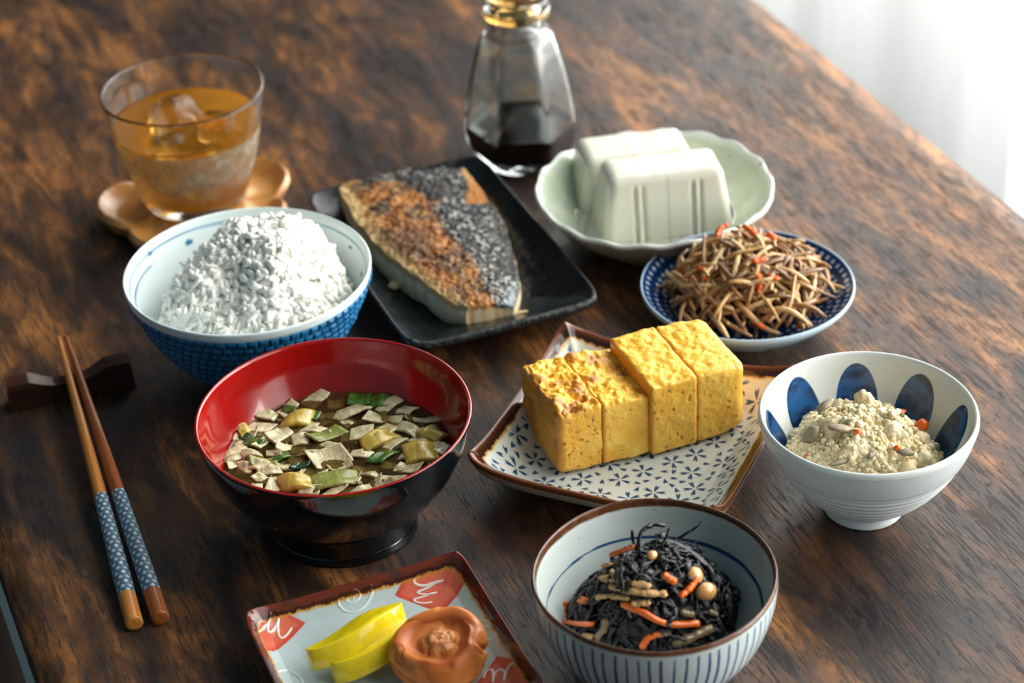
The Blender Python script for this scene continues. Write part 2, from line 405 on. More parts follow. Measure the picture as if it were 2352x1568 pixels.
# hijiki bowl -----------------------------------------------------------
HB = (0.0791, -0.1439, 0.0)
hij_bowl = thing('striped_bowl', 'round bowl with blue vertical stripes and brown rim holding black seaweed', 'bowl', HB)
def hwob(T, r, z): return 1 + 0.006 * np.cos(4 * T + 0.8) * np.clip(z / 0.05, 0, 1)
def hin_col(P, T):
    z = P[..., 2]; n = fbm(P * 260, 3, 9)
    c = mix(np.array([186, 197, 194.]), np.array([204, 212, 208.]), fbm(P * 60, 3, 2))
    sp = vn(P * 900, 5); c = mix(c, np.array([96, 100, 96.]), sm(0.93, 0.97, sp) * 0.6)
    d = np.abs(z - 0.0345 - 0.0004 * np.sin(T * 2) - 0.0002 * np.sin(5 * T)); wd = 0.00042 + 0.00018 * np.sin(T + 2.2)
    c = mix(c, np.array([24, 66, 118.]), (1 - sm(wd, wd * 1.7, d)) * 0.95)
    e = 0.0478 + 0.0007 * (n - 0.5) + 0.0006 * np.sin(T * 2 + 1)
    b = sm(e - 0.0006, e, z)
    c = mix(c, mix(np.array([60, 36, 22.]), np.array([112, 70, 42.]), fbm(P * 500, 2, 4)), b)
    return c
prof = np.vstack([seg([(0, 0.0075), (0.014, 0.008), (0.026, 0.0135), (0.0365, 0.026), (0.0425, 0.0385), (0.0444, 0.0480)], 120), seg([(0.0444, 0.0480), (0.0449, 0.0498), (0.0456, 0.0503), (0.0461, 0.0495)], 14)[1:]])
lathe('lining', prof, 300, painted('grey_white_glaze', 0.14, (300, 0.03, 0.0003)), hij_bowl, rad=hwob, col=hin_col)
NS = 66
def hout_col(P, T):
    z = P[..., 2]; c = np.broadcast_to(np.array([190, 203, 203.]), P.shape).copy()
    s = T / (2 * PI) * NS; k = np.floor(s).astype(int); f = s - k
    off = 0.12 * (_h(k, k * 0, k * 0, 8) - 0.5) + 0.05 * np.sin(z * 160 + k)
    wd = 0.085 * (0.8 + 0.5 * _h(k, k * 0 + 1, k * 0, 8)) * (0.85 + 0.35 * sm(0.05, 0.02, z))
    a = (1 - sm(wd, wd * 1.7, np.abs(f - 0.5 + off))) * (z < 0.0468)
    c = mix(c, np.array([32, 58, 108.]), a * 0.92)
    return mix(c, np.array([104, 66, 42.]), sm(0.0482, 0.0488, z))
prof = seg([(0.0461, 0.0495), (0.0462, 0.046), (0.0452, 0.037), (0.0410, 0.0245), (0.0325, 0.0125), (0.0225, 0.0065), (0.0205, 0.005)], 70)
lathe('outer_wall', prof, NS * 14, painted('striped_glaze', 0.14), hij_bowl, rad=hwob, col=hout_col)
lathe('foot_ring', seg([(0.0207, 0.0057), (0.0203, 0.002), (0.0198, 0), (0.018, 0), (0.0175, 0.004), (0, 0.005)], 24), 80, plain('foot_glaze_grey', (176, 188, 188), 0.25), hij_bowl)

# white bowl with blue ovals --------------------------------------------
WB = (0.204, -0.0856, 0.0)
white_bowl = thing('oval_print_bowl', 'white ribbed bowl with large blue ovals inside, holding crumbly okara', 'bowl', WB)
def win_col(P, T):
    z = P[..., 2]; r = np.hypot(P[..., 0], P[..., 1]); c = np.broadcast_to(np.array([219, 224, 220.]), P.shape).copy()
    NO = 9; a = (T - 0.12) / (2 * PI) * NO; k = np.floor(a); f = a - k - 0.5
    s = f * 2 * PI / NO * r          # arc length
    dz = (z - 0.0290) / 0.0165; dx = s / (0.0092 * (1 - 0.22 * np.clip(-dz, 0, 1)))
    e = dx ** 2 + dz ** 2; ov = 1 - sm(0.93, 1.0, e)
    n = fbm(np.stack([T * 6, z * 300, k], -1), 3, 3)
    blue = mix(np.array([14, 44, 84.]), np.array([26, 84, 140.]), sm(.35, .65, n))
    return mix(c, blue, ov)
prof = np.vstack([seg([(0, 0.0065), (0.012, 0.007), (0.0235, 0.0125), (0.0335, 0.0245), (0.0400, 0.0375), (0.0428, 0.0475)], 190), seg([(0.0428, 0.0475), (0.0434, 0.0493), (0.0443, 0.0500), (0.0452, 0.0490), (0.0454, 0.0475)], 14)[1:]])
lathe('lining', prof, 800, painted('white_oval_glaze', 0.1), white_bowl, col=win_col)
zz = np.linspace(0.0475, 0.0062, 160)
base = np.interp(zz, [0.005, 0.0075, 0.012, 0.018, 0.025, 0.0325, 0.040, 0.0475], [0.0172, 0.0205, 0.0262, 0.0318, 0.0368, 0.0408, 0.0436, 0.0454])
base = np.convolve(np.pad(base, 8, mode='edge'), np.ones(17) / 17, 'valid')
rib = np.where(zz < 0.0335, -0.0007 * sm(0.0335, 0.0325, zz) + 0.00028 * np.cos((zz - 0.0325) / 0.0032 * 2 * PI) * sm(.0335, .031, zz), 0)
rib -= 0.0006 * np.exp(-((zz - 0.0335) / 0.0009) ** 2)
rib[:8] *= 0
white_p = plain('white_porcelain', (216, 222, 222), 0.16, (300, 0.02, 0.0003))
pr = np.stack([base + rib, zz], -1); pr[0] = (0.0454, 0.0475)
lathe('outer_wall', pr, 200, white_p, white_bowl)
lathe('foot_ring', seg([(0.0182, 0.0068), (0.0168, 0.0052), (0.0166, 0.003), (0.0168, 0.0004), (0.015, 0), (0.0145, 0.004), (0, 0.005)], 30), 96, white_p, white_bowl)

# dotted blue plate -----------------------------------------------------
KP = (0.2265, 0.0665, 0.0)
kin_plate = thing('dotted_plate', 'small round blue plate with white dots under shredded burdock root', 'plate', KP)
def kin_col(P, T):
    r = np.hypot(P[..., 0], P[..., 1]); c = mix(np.array([12, 34, 74.]), np.array([22, 58, 112.]), fbm(P * 120, 3, 2))
    for k in range(6):
        rr = 0.0475 - k * 0.0042; n = int(2 * PI * rr / 0.0044); n -= n % 2
        a = T / (2 * PI) * n + 0.5 * (k % 2); f = (a - np.floor(a) - 0.5) * 2 * PI / n * rr
        d = np.hypot(f, r - rr); c = mix(c, np.array([190, 206, 222.]), 1 - sm(0.0007, 0.0011, d))
    return mix(c, np.array([176, 200, 216.]), sm(0.0496, 0.0500, r))
prof = np.vstack([seg([(0, 0.0062), (0.024, 0.0064), (0.033, 0.0085), (0.044, 0.0165), (0.0495, 0.0213)], 100), seg([(0.0495, 0.0213), (0.0502, 0.0219), (0.0508, 0.0215), (0.0509, 0.0205)], 10)[1:]])
lathe('dotted_face', prof, 420, painted('blue_dot_glaze', 0.12), kin_plate, col=kin_col)
lathe('underside', seg([(0.0509, 0.0205), (0.0500, 0.0185), (0.0440, 0.0125), (0.034, 0.0055), (0.027, 0.0035)], 30), 160, plain('pale_blue_porcelain', (178, 200, 212), 0.14), kin_plate)
lathe('foot_ring', seg([(0.0275, 0.004), (0.027, 0.0), (0.025, 0.0), (0.0245, 0.0028), (0, 0.0035)], 20), 96, plain('foot_porcelain', (190, 206, 214), 0.2), kin_plate)

# tofu dish -------------------------------------------------------------
TD = (0.2215, 0.1592, 0.0)
tofu_dish = thing('scalloped_dish', 'pale green scalloped dish holding white tofu, beside the soy sauce bottle', 'dish', TD)
def scal(T, r, z):
    q = np.clip(r / 0.06, 0, 1) ** 3
    return 1 + q * (0.010 * np.abs(np.cos(T * 9)) - 0.004 + 0.006 * np.sin(2 * T + 0.5) + 0.003 * np.sin(5 * T))
def tofu_post(P, T):
    r = np.hypot(P[..., 0], P[..., 1]); P = P.copy()
    P[..., 2] += np.clip(r / 0.06, 0, 1) ** 2 * (0.0007 * np.cos(T * 18) + 0.0008 * np.sin(3 * T)) + 0.0005 * (fbm(P * 130, 3, 6) - 0.5)
    return P
def tofu_col(P, T):
    r = np.hypot(P[..., 0], P[..., 1])
    c = mix(np.array([184, 196, 170.]), np.array([204, 212, 194.]), fbm(P * 70, 3, 3))
    c = mix(c, np.array([226, 230, 222.]), sm(0.0565, 0.0585, r))
    for a, rr in ((-0.05, .0588), (-1.75, .0592), (2.5, .0585)):
        d = np.hypot(np.angle(np.exp(1j * (T - a))) * rr, r - rr); c = mix(c, np.array([40, 62, 70.]), 1 - sm(0.0005, 0.001, d))
    return c
dish_m = painted('pale_green_glaze', 0.14, (160, 0.12, 0.001), speck=(420, 0.72, (110, 120, 96)))
prof = np.vstack([seg([(0, 0.0065), (0.026, 0.0068), (0.038, 0.0105), (0.050, 0.0195), (0.0580, 0.0285)], 70), seg([(0.0580, 0.0285), (0.0590, 0.0297), (0.0600, 0.0293), (0.0602, 0.0280)], 10)[1:]])
lathe('glazed_face', prof, 360, dish_m, tofu_dish, rad=scal, post=tofu_post, col=tofu_col)
lathe('underside', seg([(0.0602, 0.0280), (0.0590, 0.0262), (0.0510, 0.0165), (0.039, 0.0068), (0.0315, 0.0042)], 34), 360, plain('olive_stoneware', (176, 172, 146), 0.35, (200, 0.1, 0.0005), vary=0.06), tofu_dish, rad=scal, post=tofu_post)
lathe('foot_ring', seg([(0.032, 0.0055), (0.0312, 0), (0.029, 0), (0.0285, 0.003), (0, 0.004)], 20), 96, plain('foot_stoneware', (160, 156, 134), 0.5), tofu_dish)
# ---------------------------------------------------------------- square plates
def plate_grid(n, hx, hy, nexp, zfun, prof_e, prof_h):
    """n x n grid; returns P(n,n,3), e, (s,t). prof_e -> (radial fraction, height)"""
    a = np.linspace(-1, 1, n)
    S, T = np.meshgrid(a, a, indexing='ij')
    mx_ = np.maximum(np.abs(S), np.abs(T)); ln = (np.abs(S) ** nexp + np.abs(T) ** nexp) ** (1 / nexp)
    k = mx_ / np.maximum(ln, 1e-9)
    rf = np.interp(mx_, prof_e[0], prof_e[1]); z = np.interp(mx_, prof_h[0], prof_h[1])
    sc = rf / np.maximum(mx_, 1e-9)
    P = np.stack([S * k * sc * hx, T * k * sc * hy, z], -1)
    cm = (np.minimum(np.abs(S), np.abs(T)) / np.maximum(mx_, 1e-9)) ** 4
    P[..., 2] += zfun(rf, cm)
    return P, rf, S, T
def plate_under(name, hx, hy, nexp, zfun, zprof, mat, parent, n=60):
    a = np.linspace(-1, 1, n); S, T = np.meshgrid(a, a, indexing='ij')
    mx_ = np.maximum(np.abs(S), np.abs(T)); ln = (np.abs(S) ** nexp + np.abs(T) ** nexp) ** (1 / nexp); k = mx_ / np.maximum(ln, 1e-9)
    z = np.interp(mx_, *zprof)
    P = np.stack([S * k * hx, T * k * hy, z], -1); cm = (np.minimum(np.abs(S), np.abs(T)) / np.maximum(mx_, 1e-9)) ** 4
    P[..., 2] += zfun(mx_, cm)
    return ob(name, me_new(name, P, gridF(n, n, flip=True)), mat, parent)
def seg_dist(X, Y, poly):
    d = np.full(X.shape, 1e9); p = np.asarray(poly)
    for a, b in zip(p[:-1], p[1:]):
        ab = b - a; t = np.clip(((X - a[0]) * ab[0] + (Y - a[1]) * ab[1]) / max(ab @ ab, 1e-12), 0, 1)
        d = np.minimum(d, np.hypot(X - a[0] - t * ab[0], Y - a[1] - t * ab[1]))
    return d
def poly_sd(X, Y, poly):
    """signed distance to a polygon, negative inside"""
    p = np.asarray(poly); d = seg_dist(X, Y, np.vstack([p, p[:1]])); ins = np.zeros(X.shape, bool)
    for a, b in zip(p, np.roll(p, -1, axis=0)):
        c = ((a[1] > Y) != (b[1] > Y)); xi = (b[0] - a[0]) * (Y - a[1]) / (b[1] - a[1] + 1e-15) + a[0]
        ins ^= c & (X < xi)
    return np.where(ins, -d, d)

# blossom plate ---------------------------------------------------------
SP = (0.1300, -0.0155, 0.0)
sak = thing('blossom_plate', 'square brown-rimmed plate with blue blossom print under the rolled omelette', 'plate', SP, PI / 4)
hs = 0.0573
zs = lambda rf, cm: 0.0075 * np.clip((rf - 0.6) / 0.4, 0, 1) ** 1.5 * cm
P, rf, S, T = plate_grid(420, hs, hs, 16, zs, ([0, 0.93, 0.965, 0.985, 1.0], [0, 0.945, 0.985, 1.0, 1.0]), ([0, 0.58, 0.70, 0.93, 0.95, 0.97, 0.985, 1.0], [0.0068, 0.0072, 0.0090, 0.0212, 0.0222, 0.0226, 0.0220, 0.0200]))
X, Y = P[..., 0], P[..., 1]
c = np.broadcast_to(np.array([208, 214, 206.]), P.shape).copy()
c = mix(c, np.array([216, 206, 180.]), sm(0.45, 0.7, fbm(P * 40, 3, 8)) * 0.35)
blue = np.array([26, 58, 98.])
rr = np.random.default_rng(5)
flowers = []
tries = 0
while len(flowers) < 70 and tries < 9000:
    tries += 1
    q = rr.uniform(-0.050, 0.050, 2)
    if all(np.hypot(*(q - f[:2])) > 0.0112 for f in flowers): flowers.append(np.array([q[0], q[1], rr.uniform(0, 6.28)]))
ink = np.zeros(X.shape)
for fx, fy, fa in flowers:
    dx, dy = X - fx, Y - fy; r = np.hypot(dx, dy)
    msk = r < 0.0062
    if not msk.any(): continue
    a = (np.arctan2(dy, dx) - fa) / (2 * PI) * 5; f = (a - np.round(a)) * 2 * PI / 5
    al, ac = r * np.cos(f), np.abs(r * np.sin(f))
    wd = 0.00085 * np.interp(al, [0.0007, 0.0030, 0.0042, 0.0056], [0.15, 0.95, 1.1, 0.7])
    tip = 0.0052 - 0.0011 * (1 - np.clip(ac / 0.0006, 0, 1))
    k = (1 - sm(-0.0001, 0.00015, ac - wd)) * (1 - sm(-0.0001, 0.00015, al - tip)) * sm(0.0006, 0.0009, al)
    ink = np.maximum(ink, k * msk)
pets = []
tries = 0
while len(pets) < 170 and tries < 9000:
    tries += 1
    q = rr.uniform(-0.050, 0.050, 2)
    if all(np.hypot(*(q - f[:2])) > 0.0072 for f in flowers) and all(np.hypot(*(q - f)) > 0.0038 for f in pets): pets.append(q)
for q in pets:
    fa = rr.uniform(0, 6.28); dx, dy = X - q[0], Y - q[1]; al = dx * np.cos(fa) + dy * np.sin(fa); ac = np.abs(-dx * np.sin(fa) + dy * np.cos(fa))
    wd = np.interp(al, [-0.0019, -0.0005, 0.0008, 0.0019], [0, 0.0007, 0.0010, 0.0006]); tip = 0.0018 - 0.0010 * (1 - np.clip(ac / 0.0006, 0, 1))
    ink = np.maximum(ink, (1 - sm(-0.0001, 0.00012, ac - wd)) * (1 - sm(-0.0001, 0.0001, al - tip)) * (al > -0.002))
c = mix(c, blue, ink * 0.93 * (1 - sm(0.86, 0.90, rf)))
n1 = fbm(P * 420, 3, 3)
edge = 0.915 + 0.016 * (n1 - 0.5) * 2
c = mix(c, np.array([190, 130, 52.]), sm(edge - 0.022, edge - 0.004, rf) * 0.8)
c = mix(c, mix(np.array([46, 26, 18.]), np.array([112, 62, 34.]), sm(0.93, 0.99, rf)), sm(edge - 0.006, edge + 0.006, rf))
ob('printed_face', me_new('printed_face', P, gridF(420, 420), c), painted('blossom_glaze', 0.1, (240, 0.03, 0.0004)), sak)
cream = painted('cream_glaze', 0.18)
plate_under('underside', hs, hs, 16, zs, ([0, 0.60, 0.66, 0.99, 1.0], [0.0032, 0.0034, 0.0040, 0.0165, 0.0202]), plain('underside_cream', (196, 192, 176), 0.2), sak)
m = MB()
for sx, sy, lx, ly in ((0, 1, 1, 0), (0, -1, 1, 0), (1, 0, 0, 1), (-1, 0, 0, 1)):
    cxx, cyy = sx * 0.032, sy * 0.032; w_, h_ = (0.0335, 0.0016) if lx else (0.0016, 0.0335)
    m.box(cxx - w_, cxx + w_, cyy - h_, cyy + h_, 0, 0.0045)
ob('foot_ring', m.mesh('foot_ring', False), plain('foot_cream', (170, 164, 148), 0.5), sak)

# red and pale blue plate ----------------------------------------------
RP = (-0.0157, -0.1072, 0.0)
redp = thing('red_rimmed_plate', 'square pale plate with red-brown rim, red patches and white squiggles', 'plate', RP)
zs = lambda rf, cm: 0.0025 * np.clip((rf - 0.6) / 0.4, 0, 1) ** 1.5 * cm
NG = 440
P, rf, S, T = plate_grid(NG, 0.0466, 0.0466, 14, zs, ([0, 0.93, 0.965, 0.985, 1.0], [0, 0.945, 0.985, 1.0, 1.0]), ([0, .62, .80, .90, .945, .965, .985, 1], [.0075, .0080, .0095, .0125, .0160, .0170, .0166, .0145]))
X, Y = P[..., 0] + RP[0], P[..., 1] + RP[1]
c = mix(np.array([172, 190, 192.]), np.array([192, 206, 204.]), fbm(P * 55, 3, 1))
c = mix(c, np.array([110, 118, 116.]), sm(0.9, 0.96, vn(P * 1100, 3)) * 0.5)
def curve(p, n=60): return spline(p, n)
redc = np.array([190, 66, 50.]); dz = np.zeros(X.shape)
R1 = [(-0.0006, -0.0681), (0.0094, -0.0600), (0.0345, -0.0400), (0.0300, -0.0740), (0.0151, -0.0829), (0.0115, -0.0812)]
R2 = [(-0.0640, -0.0500), (-0.0464, -0.0624), (-0.0386, -0.0688), (-0.0556, -0.0812), (-0.0640, -0.0822)]
R3 = [(0.0085, -0.1300), (0.0229, -0.1195), (0.0300, -0.1315), (0.0300, -0.1437), (0.0180, -0.1440)]
R4 = [(-0.0540, -0.1300), (-0.0400, -0.1250), (-0.0330, -0.1400), (-0.0450, -0.1500), (-0.0600, -0.1450)]
for R in (R1, R2, R3, R4):
    d = poly_sd(X, Y, R); n = fbm(P * 90, 3, 7)
    k = 1 - sm(-0.0004, 0.0003, d)
    tone = mix(np.array([214, 102, 78.]), np.array([190, 54, 40.]), np.clip(sm(-0.0030, 0.0, d) * 0.7 + (n - 0.5) * 0.5, 0, 1))
    c = mix(c, tone, k * 0.95)
lines = [[(0.0262, -0.0635), (0.0188, -0.0629), (0.013, -0.0637), (0.0091, -0.0649), (0.009, -0.0665), (0.0118, -0.068), (0.0159, -0.0682), (0.0196, -0.0688)],
         [(0.0176, -0.0684), (0.0125, -0.0692), (0.0087, -0.0696), (0.009, -0.0706), (0.0119, -0.0722), (0.0153, -0.0727)], [(0.0136, -0.0724), (0.0099, -0.0726), (0.0061, -0.0726), (0.0061, -0.0739), (0.0087, -0.0757), (0.0118, -0.0765)],
         [(-0.0599, -0.0723), (-0.0573, -0.0699), (-0.0545, -0.0676), (-0.0521, -0.0652), (-0.051, -0.064)], [(-0.051, -0.064), (-0.0527, -0.066), (-0.0539, -0.0688), (-0.0536, -0.0702), (-0.0515, -0.0689), (-0.0489, -0.0659), (-0.0485, -0.0655)],
         [(-0.0485, -0.0655), (-0.0498, -0.0683), (-0.0504, -0.0718), (-0.0498, -0.0735), (-0.0474, -0.0722), (-0.0447, -0.0696)],
         [(0.0143, -0.127), (0.0165, -0.1245), (0.018, -0.1243), (0.0184, -0.1263), (0.0164, -0.1312)], [(0.0164, -0.1312), (0.0188, -0.1275), (0.0217, -0.1269), (0.0222, -0.1293), (0.0204, -0.133)], [(0.0204, -0.133), (0.0226, -0.1298), (0.0254, -0.128), (0.0273, -0.1308), (0.028, -0.1363), (0.0278, -0.141)]]
for p in lines:
    d = seg_dist(X, Y, curve(p)); k = 1 - sm(0.00030, 0.00055, d); c = mix(c, np.array([226, 222, 214.]), k); dz += k * 0.0002
swirls = [[(-0.0089, -0.0637), (-0.0089, -0.0649), (-0.0123, -0.068), (-0.0173, -0.0702), (-0.0211, -0.0694), (-0.0234, -0.0667), (-0.023, -0.0644), (-0.0199, -0.0635), (-0.0163, -0.0635), (-0.0141, -0.0645), (-0.0153, -0.0659), (-0.0182, -0.0665), (-0.0202, -0.0655), (-0.0191, -0.0649), (-0.0171, -0.0651)],
          [(0.0224, -0.1013), (0.0239, -0.1023), (0.0261, -0.1043), (0.0268, -0.1087), (0.0261, -0.1112), (0.0241, -0.1109), (0.0229, -0.1084), (0.024, -0.1066), (0.0252, -0.1073)], [(0.0225, -0.0967), (0.0257, -0.0994), (0.0275, -0.1057), (0.028, -0.1118), (0.0281, -0.1175), (0.0277, -0.1228)], [(-0.0596, -0.0956), (-0.0541, -0.0925), (-0.0509, -0.0962), (-0.0503, -0.1014), (-0.053, -0.105)]]
for p in swirls:
    d = seg_dist(X, Y, curve(p, 90)); k = 1 - sm(0.00028, 0.0006, d); c = mix(c, np.array([206, 216, 214.]), k * 0.75); dz += k * 0.00025
n1 = fbm(P * 500, 3, 3); n2 = vn(np.stack([S * 90, T * 90, S * 0], -1), 4)
edge = 0.922 + 0.012 * (n1 - 0.5) * 2 + 0.006 * (n2 - .5)
fr2 = sm(0.45, 0.75, vn(np.stack([S * 230, T * 230, S * 0], -1), 9)) * 0.022
c = mix(c, np.array([196, 132, 42.]), sm(edge - 0.022 - fr2, edge - 0.006, rf) * 0.95)
c = mix(c, np.array([58, 26, 16.]), sm(edge - 0.008, edge + 0.002, rf))
c = mix(c, np.array([108, 46, 28.]), sm(edge + 0.008, edge + 0.022, rf) * 0.9)
c = mix(c, np.array([62, 48, 46.]), sm(0.52, 0.66, fbm(P * 110, 4, 12)) * sm(edge + 0.01, edge + 0.03, rf) * 0.75)
P[..., 2] += dz
ob('painted_face', me_new('painted_face', P, gridF(NG, NG), c), painted('red_rim_glaze', 0.1, (260, 0.03, 0.0004)), redp)
plate_under('underside', 0.0466, 0.0466, 14, zs, ([0, 0.60, 0.70, 0.99, 1.0], [0.0040, 0.0042, 0.0050, 0.0125, 0.0147]), plain('underside_brown', (92, 46, 32), 0.3), redp)
m = MB(); m.box(-0.027, 0.027, -0.027, 0.027, 0, 0.0043)
ob('foot_ring', m.mesh('foot_ring', False), plain('foot_brown', (80, 52, 40), 0.6), redp)

# black fish plate ------------------------------------------------------
BP = (0.1121, 0.1682, 0.0)
bpl = thing('black_plate', 'long black slate-textured plate under the grilled mackerel', 'plate', BP)
zs = lambda rf, cm: 0.001 * np.clip((rf - 0.6) / 0.4, 0, 1) * cm
n = 260
P, rf, S, T = plate_grid(n, 0.0497, 0.0822, 12, zs, ([0, 0.95, 0.98, 1.0], [0, 0.965, 0.995, 1.0]), ([0, 0.55, 0.70, 0.93, 0.955, 0.975, 1.0], [0.0058, 0.0060, 0.0090, 0.0175, 0.0188, 0.0188, 0.0165]))
bn = fbm(np.stack([P[..., 0] * 160, P[..., 1] * 420, P[..., 2] * 0], -1), 4, 5)
P[..., 2] += 0.0008 * (bn - 0.5) * sm(0.98, .9, rf)
c = mix(np.array([8, 12, 15.]), np.array([24, 30, 33.]), bn)
c = mix(c, np.array([128, 124, 118.]), sm(0.955, 0.985, rf) * sm(0.4, 0.65, fbm(P * 1100, 2, 2)) * 0.42)
al = 0.16 + 0.14 * bn
ob('slate_face', me_new('slate_face', P, gridF(n, n), np.concatenate([c, al[..., None]], -1)), painted('black_slate_glaze', 0.3, (220, 0.25, 0.0010), spec=0.42, rough_from_alpha=True), bpl)
plate_under('underside', 0.0497, 0.0822, 12, zs, ([0, 0.58, 0.66, 0.99, 1.0], [0.0024, 0.0024, 0.0034, 0.0140, 0.0168]), plain('black_underside', (26, 28, 28), 0.5, (200, 0.3, 0.001)), bpl)
m = MB(); m.box(-0.028, 0.028, -0.05, 0.05, 0, 0.0026)
ob('foot_ring', m.mesh('foot_ring', False), plain('black_foot', (24, 24, 24), 0.6), bpl)
# ---------------------------------------------------------------- coaster, tea glass, bottle, chopsticks
CO = (0.0145, 0.2845, 0.0)
coaster = thing('wooden_coaster', 'light wooden petal-shaped coaster under the glass of iced tea', 'coaster', CO)
nt, nr = 260, 70
th = np.arange(nt) * 2 * PI / nt; a0 = math.atan2(0.93, 0.37) + PI / 5 - 0.28
def petal(T): return 0.0535 * (0.76 + 0.24 * np.abs(np.cos(2.5 * (T - a0))) ** 0.75)
prof_e = np.concatenate([np.linspace(0, 0.93, 44), np.linspace(0.94, 1.0, 10), np.linspace(1.0, 0.90, 8), np.linspace(0.88, 0, 8)])
k = np.arange(len(prof_e)); T, K = np.meshgrid(th, k, indexing='ij'); E = prof_e[K]; R = petal(T)
top = K < 54
valley = 1 - np.abs(np.cos(2.5 * (T - a0)))
hollow = 0.0042 * np.sin(np.clip((E - 0.54) / 0.42, 0, 1) * PI) ** 0.8 * (1 - valley ** 1.5)
zt = 0.0098 - hollow + 0.0030 * sm(0.80, 0.96, E) * (1 - valley ** 3) - 0.0026 * valley ** 6 * sm(.45, .7, E) - 0.0022 * sm(0.955, 1.0, E)
zb = np.interp(E, [0.0, 0.80, 0.93, 1.0], [0.0, 0.0, 0.0022, 0.0085])
z = np.where(top, zt, zb)
P = np.stack([E * R * np.cos(T), E * R * np.sin(T), z], -1)
ob('coaster_body', me_new('coaster_body', P, gridF(nt, len(prof_e), cu=True, flip=True)), woodgrain('light_wood', (176, 118, 58), (208, 152, 86), (90, 500, 90), 0.32, 0.2), coaster)

GL = (0.0142, 0.2842, 0.0104)
glass = thing('drinking_glass', 'clear flared tumbler of iced tea, frosted with condensation, on wooden coaster', 'glass', GL)
gout = seg([(0.0, 0.0004), (0.020, 0.0002), (0.0252, 0.0012), (0.0282, 0.0065), (0.0322, 0.0190), (0.0366, 0.0360), (0.0398, 0.0520), (0.0418, 0.0640)], 60)
gin = seg([(0.0402, 0.0640), (0.0382, 0.0520), (0.0350, 0.0360), (0.0306, 0.0190), (0.0262, 0.0090), (0.020, 0.0068), (0, 0.0064)], 60)
lipp = [(0.0418, 0.0648), (0.0410, 0.0653), (0.0403, 0.0648)]
tg2 = NT('tumbler_glass'); tg2.set(Base_Color=(0.985, 0.985, 0.97, 1), IOR=1.45, Transmission_Weight=1.0)
v = tg2.coord(); sp = tg2.n('SeparateXYZ'); tg2.l(v, sp.inputs[0])
band = tg2.n('MapRange', interpolation_type='SMOOTHSTEP'); band.inputs[1].default_value = 0.0445; band.inputs[2].default_value = 0.0425; tg2.l(sp.outputs[2], band.inputs[0])
band2 = tg2.n('MapRange', interpolation_type='SMOOTHSTEP'); band2.inputs[1].default_value = 0.010; band2.inputs[2].default_value = 0.026; tg2.l(sp.outputs[2], band2.inputs[0])
nz_ = tg2.ramp(tg2.noise(v, 120, 5, 0.65), [(0.35, (0.25, 0.25, 0.25, 1)), (0.65, (1, 1, 1, 1))])
fz = tg2.math('MULTIPLY', tg2.math('MULTIPLY', band.outputs[0], band2.outputs[0]), nz_)
tg2.l(tg2.math('MULTIPLY', fz, 0.30), tg2.p.inputs['Roughness']); tg2.bump(tg2.noise(v, 900, 3, 0.6), 0.12, 0.0003)
tg2.t.nodes['Bump'].inputs['Strength'].default_value = 0.0
tg2.l(tg2.math('MULTIPLY', fz, 0.25), tg2.t.nodes['Bump'].inputs['Strength'])
dif = tg2.n('BsdfDiffuse'); dif.inputs[0].default_value = rgba((206, 204, 190)); trl = tg2.n('BsdfTranslucent'); trl.inputs[0].default_value = rgba((206, 204, 190))
mA, mB_ = tg2.n('MixShader'), tg2.n('MixShader'); mA.inputs[0].default_value = 0.5; tg2.l(dif.outputs[0], mA.inputs[1]); tg2.l(trl.outputs[0], mA.inputs[2])
tg2.l(tg2.math('MULTIPLY', fz, 0.72), mB_.inputs[0]); tg2.l(tg2.p.outputs[0], mB_.inputs[1]); tg2.l(mA.outputs[0], mB_.inputs[2]); tg2.l(mB_.outputs[0], tg2.out.inputs[0])
lathe('tumbler', np.vstack([gout, lipp, gin])[::-1], 128, tg2.m, glass)
# tea and ice
tea = NT('amber_tea'); tea.set(Base_Color=rgba((250, 196, 100)), Roughness=0.0, IOR=1.20, Transmission_Weight=1.0)
tdf = tea.n('BsdfDiffuse'); tdf.inputs[0].default_value = rgba((236, 160, 48)); ttl = tea.n('BsdfTranslucent'); ttl.inputs[0].default_value = rgba((255, 196, 78))
tm1, tm2 = tea.n('MixShader'), tea.n('MixShader'); tm1.inputs[0].default_value = 0.65; tm2.inputs[0].default_value = 0.34
tea.l(tdf.outputs[0], tm1.inputs[1]); tea.l(ttl.outputs[0], tm1.inputs[2]); tea.l(tea.p.outputs[0], tm2.inputs[1]); tea.l(tm1.outputs[0], tm2.inputs[2]); tea.l(tm2.outputs[0], tea.out.inputs[0])
o = lathe('iced_tea', np.vstack([seg([(0.0, 0.0061), (0.0202, 0.0066), (0.0265, 0.0089), (0.0309, 0.0190), (0.0353, 0.0360), (0.0370, 0.0445)], 50), [(0.0375, 0.0466), (0.0366, 0.0458), (0.030, 0.0456), (0.0, 0.0456)]]), 96, tea.m, None, GL)
o.data.flip_normals(); tag(o, 'amber iced tea filling the flared tumbler', 'tea')
ice_m = glassmat('clear_ice', (246, 244, 236), 0.08, 1.24)
frost = glassmat('frosted_ice', (232, 226, 208), 0.32, 1.2)
